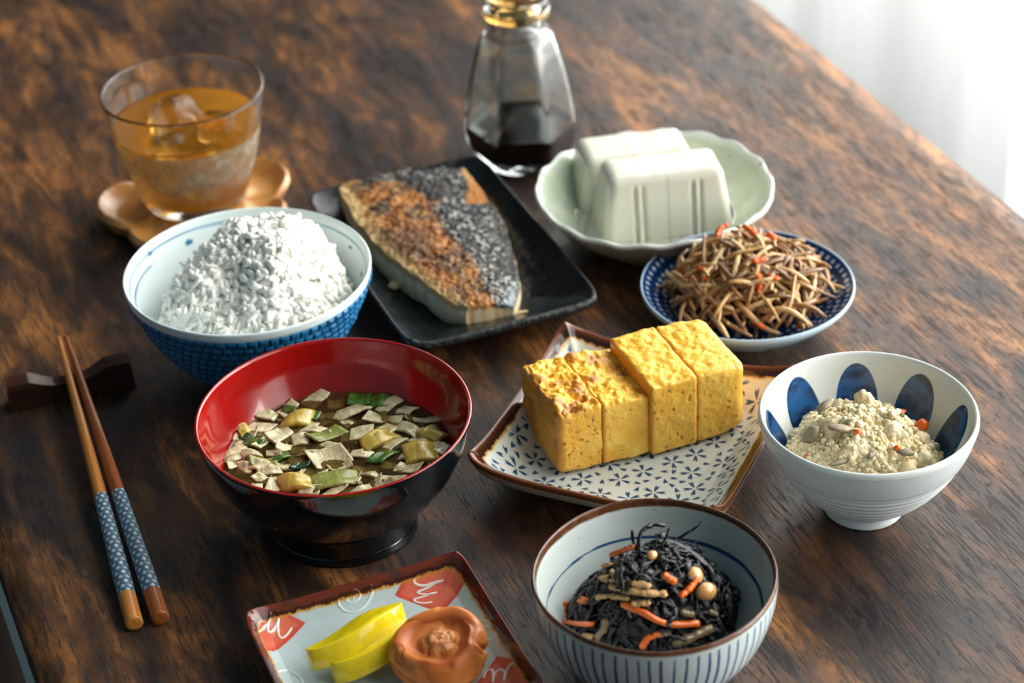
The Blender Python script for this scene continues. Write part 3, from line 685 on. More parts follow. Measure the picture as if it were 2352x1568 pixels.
for i, (x, y, z, e, s, lab, mt) in enumerate((
        (-0.004, 0.006, 0.0430, (0.5, 0.3, 0.4), 0.024, 'large clear ice cube poking up in the middle of the tea', ice_m),
        (0.013, -0.010, 0.0405, (0.2, -0.4, 1.0), 0.019, 'ice cube at the tea surface on the right by the rim', ice_m),
        (-0.013, -0.014, 0.0385, (-0.3, 0.2, 0.1), 0.019, 'ice cube just below the front left of the tea surface', ice_m),
        (0.0, -0.004, 0.0235, (0.4, 0.7, 0.2), 0.024, 'rounded frosty ice lump sunk halfway down in the tea', frost))):
    V, F = rbox((s, s, s), s * 0.3, (10, 10, 10)); N = vnorm(V, F); V = V + N * (fbm(V * 120 + i * 9, 3, i)[:, None] - 0.5) * s * 0.22
    o = ob('ice_cube', me_new('ice_cube', V, F), mt, None, (GL[0] + x, GL[1] + y, GL[2] + z), e)
    tag(o, lab, 'ice', 'ice cubes in the tea')

# soy sauce bottle ------------------------------------------------------
BT = (0.193, 0.2685, 0.0)
bottle = thing('soy_sauce_bottle', 'faceted clear glass soy sauce bottle, nearly empty, behind the black plate', 'bottle', BT)
face = math.atan2(-1.0135, -0.39)
def hexr(T, r, z):
    k = sm(0.0, 0.006, z) * (1 - sm(0.066, 0.078, z)); p = 26
    a = sum(np.abs(np.cos(T - face - j * PI / 3)) ** p for j in range(3)) ** (-1 / p)
    return 1 + k * (a * 0.93 - 1)
bo = seg([(0, 0.0005), (0.0190, 0.0), (0.0232, 0.0015), (0.0272, 0.0080), (0.0293, 0.0180), (0.0287, 0.0290), (0.0264, 0.0430), (0.0236, 0.0560), (0.0213, 0.0655), (0.0194, 0.0722), (0.0172, 0.0758), (0.0146, 0.0778), (0.0142, 0.0830), (0.0152, 0.0855), (0.0172, 0.0885), (0.0172, 0.0935), (0.0158, 0.0955)], 150)
bi = seg([(0.0112, 0.0955), (0.0112, 0.0790), (0.0138, 0.0738), (0.0170, 0.0690), (0.0200, 0.0600), (0.0232, 0.0450), (0.0256, 0.0300), (0.0262, 0.0180), (0.0240, 0.0085), (0.0170, 0.0062), (0, 0.0058)], 120)
lathe('bottle_body', np.vstack([bo, bi])[::-1], 180, glassmat('bottle_glass', (242, 248, 246), 0.0, 1.45), bottle, rad=hexr)
soy_m = plain('dark_soy', (16, 7, 4), 0.05)
o = lathe('soy_sauce', np.vstack([seg([(0, 0.0055), (0.0172, 0.0060), (0.0243, 0.0083), (0.0265, 0.0180), (0.0266, 0.0205)], 40), [(0.0268, 0.0213), (0.0258, 0.0206), (0.020, 0.0205), (0, 0.0205)]]), 160, soy_m, None, BT, rad=hexr)
tag(o, 'black soy sauce pooled in the bottom of the faceted bottle', 'soy sauce')
st_m = glassmat('amber_stopper', (236, 190, 120), 0.03, 1.45)
lathe('stopper', seg([(0, 0.084), (0.0102, 0.084), (0.0106, 0.0958), (0.0150, 0.0962), (0.0158, 0.0990), (0.0120, 0.1040), (0.0105, 0.1100), (0.0118, 0.1170), (0.0080, 0.1215), (0, 0.1225)], 70)[::-1], 60, st_m, bottle)
lathe('collar', [(0.0166, 0.0856), (0.0178, 0.0862), (0.0181, 0.0880), (0.0178, 0.0898), (0.0166, 0.0904)][::-1], 72, glassmat('amber_collar', (240, 205, 150), 0.05, 1.45), bottle)

# chopstick rest ---------------------------------------------------------
a, b = np.array([-0.1148, 0.1492]), np.array([-0.0560, 0.1447]); cc = (a + b) / 2; ang = math.atan2(*(b - a)[::-1])
LR = np.linalg.norm(b - a)
V, F = rbox((LR, 0.0105, 1.0), 0.0, (40, 10, 10))
s_ = V[:, 0] / (LR / 2)
topz = 0.0092 + 0.0052 * np.clip((np.abs(s_) - 0.22) / 0.42, 0, 1) ** 1.2
wid = 0.78 + 0.22 * sm(0.2, 0.6, np.abs(s_))
zz = (V[:, 2] + 0.5); yy = V[:, 1] * wid * (1 - 0.10 * zz ** 4); V = np.stack([V[:, 0] * (1 - 0.03 * zz), yy, zz * topz], -1)
rest = thing('chopstick_rest', 'dark wooden bow-tie chopstick rest holding up the chopstick tips', 'chopstick rest', (cc[0], cc[1], 0), ang)
ob('rest_block', me_new('rest_block', V, F, smooth=False), woodgrain('walnut', (44, 24, 15), (74, 42, 25), (30, 500, 300), 0.28, 0.35), rest)

# chopsticks -------------------------------------------------------------
def stick_r(f): return 0.00125 + (0.0037 - 0.00125) * np.clip((1 - f) / 0.85, 0, 1) ** 0.9
def stick_part(f0, f1, LEN, n, na, col=None, cap0=False, grow=0.0, groove=False):
    f = np.linspace(f0, f1, n); r = stick_r(f) + grow
    if groove: r = r - 0.00012 * (0.5 + 0.5 * np.sin(f * LEN / 0.0016 * 2 * PI)) * sm(0.80, 0.86, f)
    x = f * LEN
    if cap0: x = np.concatenate([[x[0], x[0], x[0]], x]); x[2] += 0; x[3:][0] += 0.0005; r = np.concatenate([[1e-5, r[0] * 0.5, r[0] - 0.0005], r])
    if f1 >= 1: x = np.concatenate([x, [x[-1] + 0.0004]]); r = np.concatenate([r, [1e-5]])
    th = np.arange(na) * 2 * PI / na
    X, T = np.meshgrid(x, th, indexing='ij'); Rr = np.meshgrid(r, th, indexing='ij')[0]
    P = np.stack([X, Rr * np.cos(T), Rr * np.sin(T)], -1)
    return P, gridF(P.shape[0], na, cv=True), (col(X, T) if col else None)
LEN = 0.2100
def asanoha(X, T):
    a = 0.0236 / 7; h = a * 0.866
    u = T / (2 * PI) * 7 * a; v = X
    # barycentric coordinates in the triangular lattice
    q = v / h; p = u / a - 0.5 * q
    fi, fj = np.floor(p), np.floor(q); x, y = p - fi, q - fj
    lo_ = x + y < 1
    b1 = np.where(lo_, x, 1 - x); b2 = np.where(lo_, y, 1 - y); b3 = 1 - b1 - b2
    B = np.sort(np.stack([b1, b2, b3], -1), -1)
    d1 = B[..., 0] * h; d2 = np.abs(B[..., 1] - B[..., 0]) * a / 2
    d = np.minimum(d1, d2); core = (1 - B[..., 2])          # 0 at a lattice node
    k = np.maximum(1 - sm(0.00009, 0.00024, d), (1 - sm(0.08, 0.2, core)))
    k = k * (0.45 + 0.55 * (1 - sm(0.1, 0.6, core)))
    return mix(np.array([22, 62, 92.]), np.array([200, 216, 220.]), np.clip(k, 0, 1))
slv = painted('printed_sleeve', 0.35)
for (ex, ey), (tx, ty), f0, f1, c0, c1, lab in (
        ((-0.1000, -0.0331), (-0.0831, 0.1757), 0.083, 0.402, (178, 108, 42), (204, 136, 62), 'left chopstick of golden bamboo with blue star-pattern band'),
        ((-0.0894, -0.0345), (-0.0797, 0.1750), 0.079, 0.405, (136, 68, 28), (166, 92, 44), 'right chopstick of redder bamboo with blue star-pattern band')):
    d = Vector((tx - ex, ty - ey, 0.0141 - 0.0037))
    t = thing('chopstick', lab, 'chopstick', (ex, ey, 0.0037)); t['group'] = 'pair of chopsticks'
    t.rotation_euler = d.to_track_quat('X', 'Z').to_euler()
    wm = woodgrain('bamboo', c0, c1, (12, 900, 900), 0.33, 0.15)
    P, F, _ = stick_part(f1, 1.0, LEN, 220, 20, groove=True); ob('shaft', me_new('shaft', P, F), wm, t)
    P, F, c = stick_part(f0, f1, LEN, 420, 128, asanoha, grow=0.00006); s_ = ob('patterned_sleeve', me_new('patterned_sleeve', P, F, c), slv, t); s_['label'] = 'blue sleeve with white hemp-leaf stars'
    P, F, _ = stick_part(0.0, f0, LEN, 10, 40, cap0=True); ob('handle_end', me_new('handle_end', P, F), wm, t)
# ---------------------------------------------------------------- the food
def blob(s, seed, n=10, m=7, amp=0.35, freq=1.6):
    V, Q, T = sphere(n, m); k = 1 + amp * (fbm(V * freq + seed * 3.7, 3, seed) - 0.5) * 2
    return V * k[:, None] * np.asarray(s), Q, T

# steamed rice -----------------------------------------------------------
def rice_h(x, y):
    r = np.hypot(x, y)
    h = 0.0445 + 0.0300 * np.exp(-(((x - 0.010) ** 2 + (y - 0.004) ** 2) / (2 * 0.0225 ** 2)) ** 1.35) + 0.010 * np.exp(-((x + 0.026) ** 2 + (y + 0.002) ** 2) / (2 * 0.012 ** 2)) + 0.007 * np.exp(-((x - 0.004) ** 2 + (y + 0.030) ** 2) / (2 * 0.014 ** 2))
    h = h - 0.007 * np.exp(-((x + 0.010) ** 2 + (y + 0.010) ** 2) / (2 * 0.007 ** 2))
    h = h + 0.0120 * (fbm(np.stack([x * 90, y * 90, x * 0], -1), 3, 21) - 0.5)
    return h - 0.022 * sm(0.040, 0.053, r + 0.006 * (y > 0) * np.clip(y / 0.04, 0, 1) + 0.004 * np.clip(-x / 0.04, 0, 1))
def fitted_mound(hf, inner_rz, cx, cy, na, nr, drop):
    """polar grid of a heap, cut where it meets the inner wall of its bowl"""
    th = np.arange(na) * 2 * PI / na; rs = np.linspace(0.001, inner_rz[0][-1], 200)
    T, R = np.meshgrid(th, rs, indexing='ij'); X, Y = R * np.cos(T), R * np.sin(T)
    ok = hf(X, Y) - drop > np.interp(R, *inner_rz) + 0.0006
    rmax = rs[np.maximum(np.argmin(np.concatenate([ok, np.zeros((na, 1), bool)], 1), 1) - 1, 0)]
    rmax = (rmax + np.roll(rmax, 1) + np.roll(rmax, -1)) / 3
    f = np.linspace(0.004, 1, nr); R = rmax[:, None] * f[None]; T = np.broadcast_to(th[:, None], R.shape)
    X, Y = R * np.cos(T), R * np.sin(T)
    return X, Y, np.maximum(hf(X, Y) - drop, np.interp(R, *inner_rz) + 0.0003)
mb = MB()
na, nr = 90, 40
X, Y, Zr = fitted_mound(rice_h, ([0, 0.016, 0.030, 0.042, 0.050, 0.0546], [0.0075, 0.0085, 0.0155, 0.029, 0.0435, 0.0545]), 0, 0, na, nr, 0.0014)
mb.add(np.stack([X, Y, Zr], -1), gridF(na, nr, cu=True, flip=True))
SV, SQ, ST = sphere(8, 6)
inner_r = lambda z: np.interp(z, [0.0085, 0.0155, 0.029, 0.0435, 0.0545], [0.016, 0.030, 0.042, 0.050, 0.0546])
cnt = 0
while cnt < 2600:
    x, y = rng.uniform(-0.052, 0.052, 2)
    h = float(rice_h(np.array(x), np.array(y)))
    if math.hypot(x, y) > inner_r(h) - 0.0012: continue
    e = 0.0008; gx = float(rice_h(np.array(x + e), np.array(y)) - h) / e; gy = float(rice_h(np.array(x), np.array(y + e)) - h) / e
    nrm = np.array([-gx, -gy, 1.0]); nrm /= np.linalg.norm(nrm)
    d = rng.normal(size=3); d -= nrm * (d @ nrm) * rng.uniform(0.35, 1.0); d /= np.linalg.norm(d)
    b = np.cross(nrm, d); b /= np.linalg.norm(b); c = np.cross(d, b)
    l, wd = rng.uniform(0.0026, 0.0034), rng.uniform(0.00125, 0.0016)
    Vg = SV[:, 2:3] * l * d + SV[:, :1] * wd * b + SV[:, 1:2] * wd * 0.85 * c + c * 0.0004 * SV[:, 2:3] ** 2 * rng.uniform(-1, 1)
    p = np.array([x, y, h]) + nrm * (rng.uniform(-0.0012, 0.0010) + (0.0016 if rng.random() < 0.14 else 0))
    mb.add(Vg + p, SQ, ST); cnt += 1
rice = ob('steamed_rice', mb.mesh('steamed_rice'), plain('rice_grain', (243, 241, 232), 0.34), None, RB)
tag(rice, 'heap of white steamed rice grains in the blue woven-relief bowl', 'rice', kind='stuff')

# leek soup --------------------------------------------------------------
SZ = 0.034
sp_ = NT('clear_broth')
gl_ = sp_.n('BsdfGlossy'); gl_.inputs['Roughness'].default_value = 0.03; trn = sp_.n('BsdfTransparent'); trn.inputs[0].default_value = (0.74, 0.62, 0.40, 1); df = sp_.n('BsdfDiffuse'); df.inputs[0].default_value = rgba((112, 92, 50))
m1, m2, fr_ = sp_.n('MixShader'), sp_.n('MixShader'), sp_.n('Fresnel'); fr_.inputs[0].default_value = 1.33
m1.inputs[0].default_value = 0.22; sp_.l(trn.outputs[0], m1.inputs[1]); sp_.l(df.outputs[0], m1.inputs[2])
sp_.l(fr_.outputs[0], m2.inputs[0]); sp_.l(m1.outputs[0], m2.inputs[1]); sp_.l(gl_.outputs[0], m2.inputs[2]); sp_.l(m2.outputs[0], sp_.out.inputs[0])
def soup_post(P, T):
    P = P.copy(); r = np.hypot(P[..., 0], P[..., 1]); P[..., 2] += 0.00025 * (fbm(P * 160, 2, 3) - 0.5) * (r < 0.044); return P
o = lathe('leek_soup', np.vstack([np.stack([np.linspace(0, 0.0460, 60), np.full(60, SZ)], -1), [(0.0467, SZ + 0.0004), (0.0472, SZ + 0.0009)]]), 120, sp_.m, None, MB0, post=soup_post)
tag(o, 'clear yellow-brown broth in the red and black soup bowl', 'soup')
def sheet(w_, l_, bend, seed, thick=0.0011, nx=12, ny=12, pinch=0.0, ridges=0):
    u = np.linspace(-1, 1, nx); v = np.linspace(-1, 1, ny); U, W = np.meshgrid(u, v, indexing='ij')
    rg = np.random.default_rng(seed); sk = rg.uniform(-0.35, 0.35)
    x = (U + sk * W) * w_ / 2 * (1 - pinch * (W + 1) / 2); y = W * l_ / 2 * (1 + 0.12 * (vn(np.stack([U * 2 + 5, W * 0, W * 0 + seed], -1), seed) - 0.5))
    z = bend * w_ * (0.5 - U ** 2) + 0.0012 * (fbm(np.stack([U * 1.4 + seed, W * 1.4, U * 0], -1), 2, seed) - 0.5)
    if ridges: z = z + 0.00013 * np.sin(U * ridges)
    up = np.stack([x, y, z + thick / 2], -1); dn = np.stack([x, y, z - thick / 2], -1)
    n_ = nx * ny; F = np.vstack([gridF(nx, ny), gridF(nx, ny, flip=True) + n_])
    idx = np.arange(n_).reshape(nx, ny); ring = np.concatenate([idx[:, 0], idx[-1, 1:], idx[-2::-1, -1], idx[0, -2:0:-1]])
    nxt = np.roll(ring, -1); F = np.vstack([F, np.stack([nxt, ring, ring + n_, nxt + n_], -1)])
    return np.vstack([up.reshape(-1, 3), dn.reshape(-1, 3)]), F
def leekmat(name, c0, c1, lines=True):
    t = NT(name); t.set(Roughness=0.22, Coat_Weight=0.3, Coat_Roughness=0.1)
    f = t.noise(t.coord((900, 40, 200)), 1.0, 3, 0.6); f2 = t.noise(t.coord(), 160, 3, 0.6)
    g = t.math('ADD', t.math('MULTIPLY', f, 0.55), t.math('MULTIPLY', f2, 0.45))
    t.l(t.ramp(g, [(0.38, c0), (0.62, c1)]), t.p.inputs['Base Color']); t.bump(f, 0.3, 0.0004)
    t.set(Subsurface_Weight=0.15, Subsurface_Scale=0.002)
    return t.m
lk_w = leekmat('white_leek', (166, 154, 108), (222, 212, 174))
lk_g = leekmat('green_leek', (34, 72, 20), (84, 120, 42))
lk_d = leekmat('dark_green_leek', (12, 50, 34), (32, 84, 50))
lk_y = leekmat('yellow_leek', (150, 128, 44), (206, 178, 84))
lk_o = leekmat('pale_green_leek', (104, 116, 50), (154, 156, 86))
LW = [(-0.0181, 0.0254), (-0.0167, 0.0143), (-0.0038, 0.0005), (0.0142, 0.028), (0.0242, 0.0196), (0.0145, 0.0116), (-0.0184, 0.0415), (-0.0088, 0.0426), (0.0046, 0.0450), (-0.0307, 0.032), (-0.0373, 0.0223), (-0.0267, 0.0225), (-0.0383, 0.0091), (-0.0339, -0.0014), (-0.0266, -0.0083), (-0.0127, -0.0065), (-0.0106, 0.0183), (-0.0035, 0.0221), (0.023, 0.0076), (0.0336, 0.0043), (0.0430, 0.0086), (0.0094, -0.0034), (-0.001, -0.0171), (0.0154, -0.0248), (0.0085, -0.0282), (0.0237, -0.0015), (0.0348, -0.0033), (0.0409, -0.0027), (-0.0395, 0.0148), (-0.0332, 0.0169), (-0.0293, 0.0014), (-0.0405, 0.019), (0.0380, 0.0188), (0.0320, 0.026), (-0.005, 0.0087), (-0.0014, -0.0068),
      (-0.0240, 0.0130), (-0.0230, 0.0030), (-0.0330, 0.0080), (-0.0180, -0.0180), (0.0240, -0.0210), (-0.0240, 0.0340), (0.0260, -0.0130), (0.0400, -0.0130), (-0.0100, -0.0230), (0.0010, -0.0280)]
LG = [(-0.0079, 0.0422), (-0.0007, 0.0322), (-0.0301, 0.0241), (-0.03, 0.0085), (-0.0221, 0.0092), (-0.0165, -0.0003), (0.0172, -0.0088), (0.0217, 0.0354), (0.0289, 0.0301), (0.0005, 0.0166), (-0.0064, -0.0162), (-0.0316, 0.0300)]
wlab = {2: 'largest white leek piece, in the middle of the soup', 3: 'striped white leek piece at the back of the soup', 4: 'squarish white leek piece at the back right of the soup', 0: 'ragged white leek piece near the left of the soup', 15: 'white leek piece at the front edge of the soup by the dark green one', 8: 'flat white leek piece by the back red wall'}
lsz = {0: (.0115, .008), 2: (.016, .012), 3: (.015, .0085), 4: (.0105, .007), 14: (.014, .009), 6: (.009, .006), 8: (.011, .007), 24: (.014, .004), 15: (.012, .007), 27: (.010, .010)}
def put(name, V, F, mat, x, y, z, e, label, cat, group=None):
    o = ob(name, me_new(name, V, F), mat, None, (x, y, z), e); return tag(o, label, cat, group)
_lr = np.random.default_rng(8)
while len(LW) < 118:
    r = 0.0445 * math.sqrt(_lr.random()); a = _lr.uniform(0, 2 * PI); q = (r * math.cos(a), r * math.sin(a))
    if min(math.hypot(q[0] - p[0], q[1] - p[1]) for p in LW) > 0.0042: LW.append(q)
for i, (x, y) in enumerate(LW):
    rg = np.random.default_rng(100 + i); w_, l_ = lsz.get(i, (rg.uniform(0.0065, 0.0125), rg.uniform(0.0035, 0.0072))); low = i > 45
    V, F = sheet(w_, l_, rg.uniform(0.02, 0.16) * rg.choice([-1, 1]), i, 0.0010, 16, 8, ridges=26)
    put('leek_piece', V, F, lk_w, x, y, SZ + (rg.uniform(-0.0034, -0.0004) if low else rg.uniform(-0.0002, 0.0009)), (rg.normal(0, 0.16), rg.normal(0, 0.16), rg.uniform(-1.0, 0.6)), wlab.get(i, 'dim leek slice sunk below the surface of the broth' if low else 'small white leek slice floating on the broth'), 'leek', 'sunken leek slices in the soup' if low else 'white leek slices in the soup')
glab = ['green leek bit by the red wall at the back left', 'bright green leek bit right of the yellow fold', 'green leek piece near the left edge of the soup', 'broad green leek piece at the front left', 'grass-green leek piece beside the broad green one', 'very dark green leek flake at the front of the soup', 'bright green leek strip below the yellow floating piece', 'dull green leek square at the back wall of the soup', 'second dull green leek square at the back wall, further right', 'long pale green leek piece in the middle of the soup', 'largest pale green leek sheet at the front rim of the soup', 'small dark green leek bit at the far left of the soup']
gsz = [(.006, .006), (.006, .006), (.0085, .005), (.012, .0065), (.008, .005), (.008, .004), (.012, .0065), (.010, .008), (.009, .008), (.015, .007), (.021, .011), (.004, .004)]
gm = [lk_g, lk_g, lk_g, lk_o, lk_g, lk_d, lk_g, lk_g, lk_g, lk_o, lk_o, lk_d]
grz = [1.2, 0.9, -0.7, -0.5, 0.2, -0.3, 0.5, -0.4, -0.4, 0.15, -0.1, 0.3]
for i, (x, y) in enumerate(LG):
    V, F = sheet(*gsz[i], (-1) ** i * 0.09, 300 + i, 0.0009, 12, 8)
    put('leek_piece', V, F, gm[i], x, y, SZ + 0.0008, (0.1 * math.sin(i), 0.1 * math.cos(i * 2), grz[i]), glab[i], 'leek', 'green leek pieces in the soup')
for i, (x, y, w_, l_, b_, rz, mt, lab) in enumerate((
        (0.0192, 0.0030, 0.0195, 0.0085, 0.10, 0.28, lk_y, 'glossy yellow folded leek piece floating right of centre'), (-0.0073, 0.0317, 0.0150, 0.0080, 0.20, -0.15, lk_y, 'yellow folded leek piece at the back left of the soup'),
        (-0.0218, -0.0118, 0.0150, 0.0085, 0.16, -0.35, lk_y, 'tan leek fold with a bright glint at the front rim'), (0.0320, -0.0140, 0.0150, 0.0120, 0.14, -0.2, lk_y, 'orange-tinged leek bulb at the right of the soup'), (0.0415, -0.0040, 0.008, 0.009, 0.2, 0.4, lk_y, 'dim tan leek piece in shadow at the far right'), (-0.0310, 0.0345, 0.006, 0.006, 0.1, 0.4, lk_y, 'small yellow leek bit at the left by the red wall'))):
    V, F = sheet(w_, l_, b_, 500 + i, 0.0028, 16, 12, pinch=0.25 if i == 0 else 0.1)
    put('leek_piece', V, F, mt, x, y, SZ + 0.0008, (0.12, 0.05, rz), lab, 'leek', 'yellow leek folds in the soup')

# rolled omelette ----------------------------------------------------------
egg = painted('egg_crumb', 0.42, (900, 0.25, 0.0005), coat=0.12, sss=0.12, sssr=(1, 0.6, 0.15), sscale=0.003)
def omelette(x0, x1, y0, y1, z1, idx, label):
    sx, sy, sz = x1 - x0, y1 - y0, z1 - 0.0085
    V, F = rbox((sx, sy, sz), 0.0016, (46, 84, 64))
    if idx in (0, 3):
        e_ = -1 if idx == 0 else 1; V2 = rbox((sx, sy, sz), 0.0036 if idx == 0 else 0.0055, (46, 84, 64))[0]; k_ = sm(-0.2, 0.7, e_ * V[:, :1] / (sx / 2)); V = V * (1 - k_) + V2 * k_
    N = vnorm(V, F)
    W = V + np.array([(x0 + x1) / 2, (y0 + y1) / 2, 0.0085 + sz / 2])
    topw = np.clip(N[:, 2], 0, 1) ** 2; left = np.clip(-N[:, 0], 0, 1) ** 2; front = np.clip(-N[:, 1], 0, 1) ** 2
    brown = idx < 2
    big = fbm(W * 95 + 3, 3, 2) - 0.5; med = fbm(W * 320, 3, 4) - 0.5; fine = fbm(W * 1000, 2, 6) - 0.5
    inside = np.clip(np.abs(N[:, 0]), 0, 1) ** 2 * (0 if idx == 0 else 1)
    d = (0.0013 * big * (1 + (2.4 if brown else 0.1) * topw) + topw * (0.0034 if brown else 0.0011) * med + 0.0005 * med + 0.0003 * fine) * (1 - 0.8 * inside)
    end = left if idx == 0 else 0 * left
    d = d + end * (0.0030 * (fbm(np.stack([W[:, 1] * 30, W[:, 2] * 230, W[:, 0] * 0], -1), 3, 8) - 0.5))
    pores = sm(0.72, 0.80, fbm(W * np.array([520, 520, 820]), 2, 15)) * (1 - topw)
    d = d - pores * 0.0005
    V = V + N * d[:, None]
    if idx == 0:   # ridge along the outer top edge
        e = np.exp(-((V[:, 0] + sx / 2) / 0.004) ** 2) * np.clip(V[:, 2] / sz + 0.5, 0, 1) ** 6; V[:, 2] += e * 0.0022
        V[:, 0] -= 0.0025 * np.clip(0.5 - V[:, 2] / sz, 0, 1) * np.clip(0.5 + V[:, 1] / sy, 0, 1) * 0
    if idx == 1: V[:, 2] -= 0.0020 * np.exp(-((V[:, 0] - sx * 0.3) / 0.006) ** 2) * np.clip(V[:, 2] / sz + 0.5, 0, 1) ** 4
    if idx >= 2: V[:, 2] += 0.0012 * sm(-0.002, 0.012, V[:, 1]) * np.clip(V[:, 2] / sz + 0.5, 0, 1) * 0.5 + (-0.0013 * (np.sin(W[:, 0] * 900) > 0.55) * (V[:, 2] < -sz * 0.44) * 0)
    c = mix(np.array([240, 174, 52.]), np.array([252, 204, 94.]), np.clip(0.5 + 1.6 * big + 0.9 * fine, 0, 1))
    c = mix(c, np.array([250, 186, 40.]), topw * 0.75)
    c = mix(c, np.array([206, 126, 24.]), np.clip(pores, 0, 1) * 0.7)
    if brown:
        n = fbm(W * 120 + 7, 3, 31); n2 = fbm(W * 420, 3, 33)
        c = mix(c, np.array([206, 130, 30.]), sm(0.46, 0.60, n) * topw * 0.65)
        c = mix(c, np.array([150, 84, 24.]), sm(0.54, 0.64, n * 0.6 + n2 * 0.4) * topw * 0.75)
    else:
        c = mix(c, np.array([226, 152, 28.]), sm(0.5, 0.66, fbm(W * 260, 3, 35)) * topw * 0.4)
    c = mix(c, np.array([214, 142, 36.]), np.clip(end, 0, 1) * 0.75)
    c = mix(c, np.array([176, 96, 20.]), np.clip(end, 0, 1) * sm(0.45, 0.65, fbm(W * 80, 3, 41)) * 0.5)
    seam = np.clip(np.abs(N[:, 0]), 0, 1) ** 1.5 * (1 - np.clip(end, 0, 1))
    c = mix(c, np.array([214, 136, 28.]), seam * (0.75 if idx != 3 else .5))
    t = thing('omelette_slice', label, 'omelette', ((x0 + x1) / 2, (y0 + y1) / 2, 0.0085)); t['group'] = 'slices of the rolled omelette'
    ob('egg_body', me_new('egg_body', V + np.array([0, 0, sz / 2]), F, c), egg, t)
omelette(0.0917, 0.1122, -0.0213, 0.0225, 0.0400, 0, 'end slice of rolled omelette with browned bumpy top, nearest the soup bowl')
omelette(0.1121, 0.1346, -0.0218, 0.0215, 0.0395, 1, 'second slice of rolled omelette, browned top, left of the high smooth slice')
omelette(0.1338, 0.1558, -0.0245, 0.0195, 0.0438, 2, 'third slice of rolled omelette, smooth yellow top standing higher')
omelette(0.1557, 0.1800, -0.0238, 0.0190, 0.0436, 3, 'right end slice of rolled omelette, smooth yellow, nearest the oval-print bowl')

# tofu ---------------------------------------------------------------------
tofu_m = plain('silken_tofu', (210, 207, 190), 0.25, (200, 0.05, 0.0004), coat=0.25, sss=0.3, sssr=(1, 0.95, 0.75), sscale=0.005)
def tofu(cx, cy, rz, lx, ly, z0, z1, side, label):
    h = z1 - z0; V, F = rbox((lx + 0.006, ly, h), 0.0042, (46, 44, 40)); V[:, 0] -= side * 0.003; V[:, 0] = side * np.maximum(V[:, 0] * side, -lx / 2)
    f = 0.5 - V[:, 2] / h                                       # 0 top, 1 bottom
    outer = np.clip(V[:, 0] * side / (lx / 2), -1, 1) * 0.5 + 0.5 # 1 at the outer end, 0 at the cut
    x, y = V[:, 0].copy(), V[:, 1].copy()
    x += side * 0.0058 * f * outer; y *= 1 + (0.0058 * f) / (ly / 2)
    q = np.abs(V[:, 1]) > ly / 2 - 0.0008
    gx = x * side
    for g0 in (-0.0015, 0.0022): y -= np.sign(y) * q * 0.0016 * np.exp(-((gx - g0 + 0.0005 * f) / 0.00095) ** 2) * sm(0.08, 0.2, f)
    y += np.sign(y) * q * 0.0008 * np.exp(-((gx - 0.00035) / 0.001) ** 2) * sm(0.08, 0.2, f)
    # the cut face and its top edge stay crisp
    z = V[:, 2] + 0.0006 * (fbm(np.stack([x * 90 + cx * 999, y * 90, x * 0], -1), 2, 4) - 0.5)
    o = ob('tofu_piece', me_new('tofu_piece', np.stack([x, y, z + h / 2], -1), F), tofu_m, None, (cx, cy, z0), (0.0, 0, rz)); tag(o, label, 'tofu', 'cut tofu pieces in the scalloped dish')
def tofu_block(cx, cy, rz, lx, ly, z0, z1, la, lb):
    for s, lab in ((-1, la), (1, lb)):
        off = s * (lx / 4 + 0.00012); tofu(cx + off * math.cos(rz), cy + off * math.sin(rz), rz, lx / 2, ly, z0 + (0.0004 if s > 0 else 0), z1 - (0.0006 if s > 0 else 0), s, lab)
tofu_block(0.2228, 0.1536, -0.21, 0.0573, 0.0258, 0.0080, 0.0450, 'front tofu block, left half beside its cut', 'front tofu block, right half beside its cut')
tofu_block(0.2237, 0.1894, -0.19, 0.0540, 0.0280, 0.0075, 0.0390, 'rear tofu block, left half, nearest the soy sauce bottle', 'rear tofu block, right half, with a small brown nick')
whey = glassmat('tofu_whey', (222, 226, 200), 0.0, 1.33)
o = lathe('tofu_water', [(0, 0.0066), (0.026, 0.0069), (0.0375, 0.0104), (0.0408, 0.0125), (0.0402, 0.0122), (0, 0.0121)], 90, whey, None, TD); tag(o, 'thin pale liquid pooled around the tofu', 'liquid')

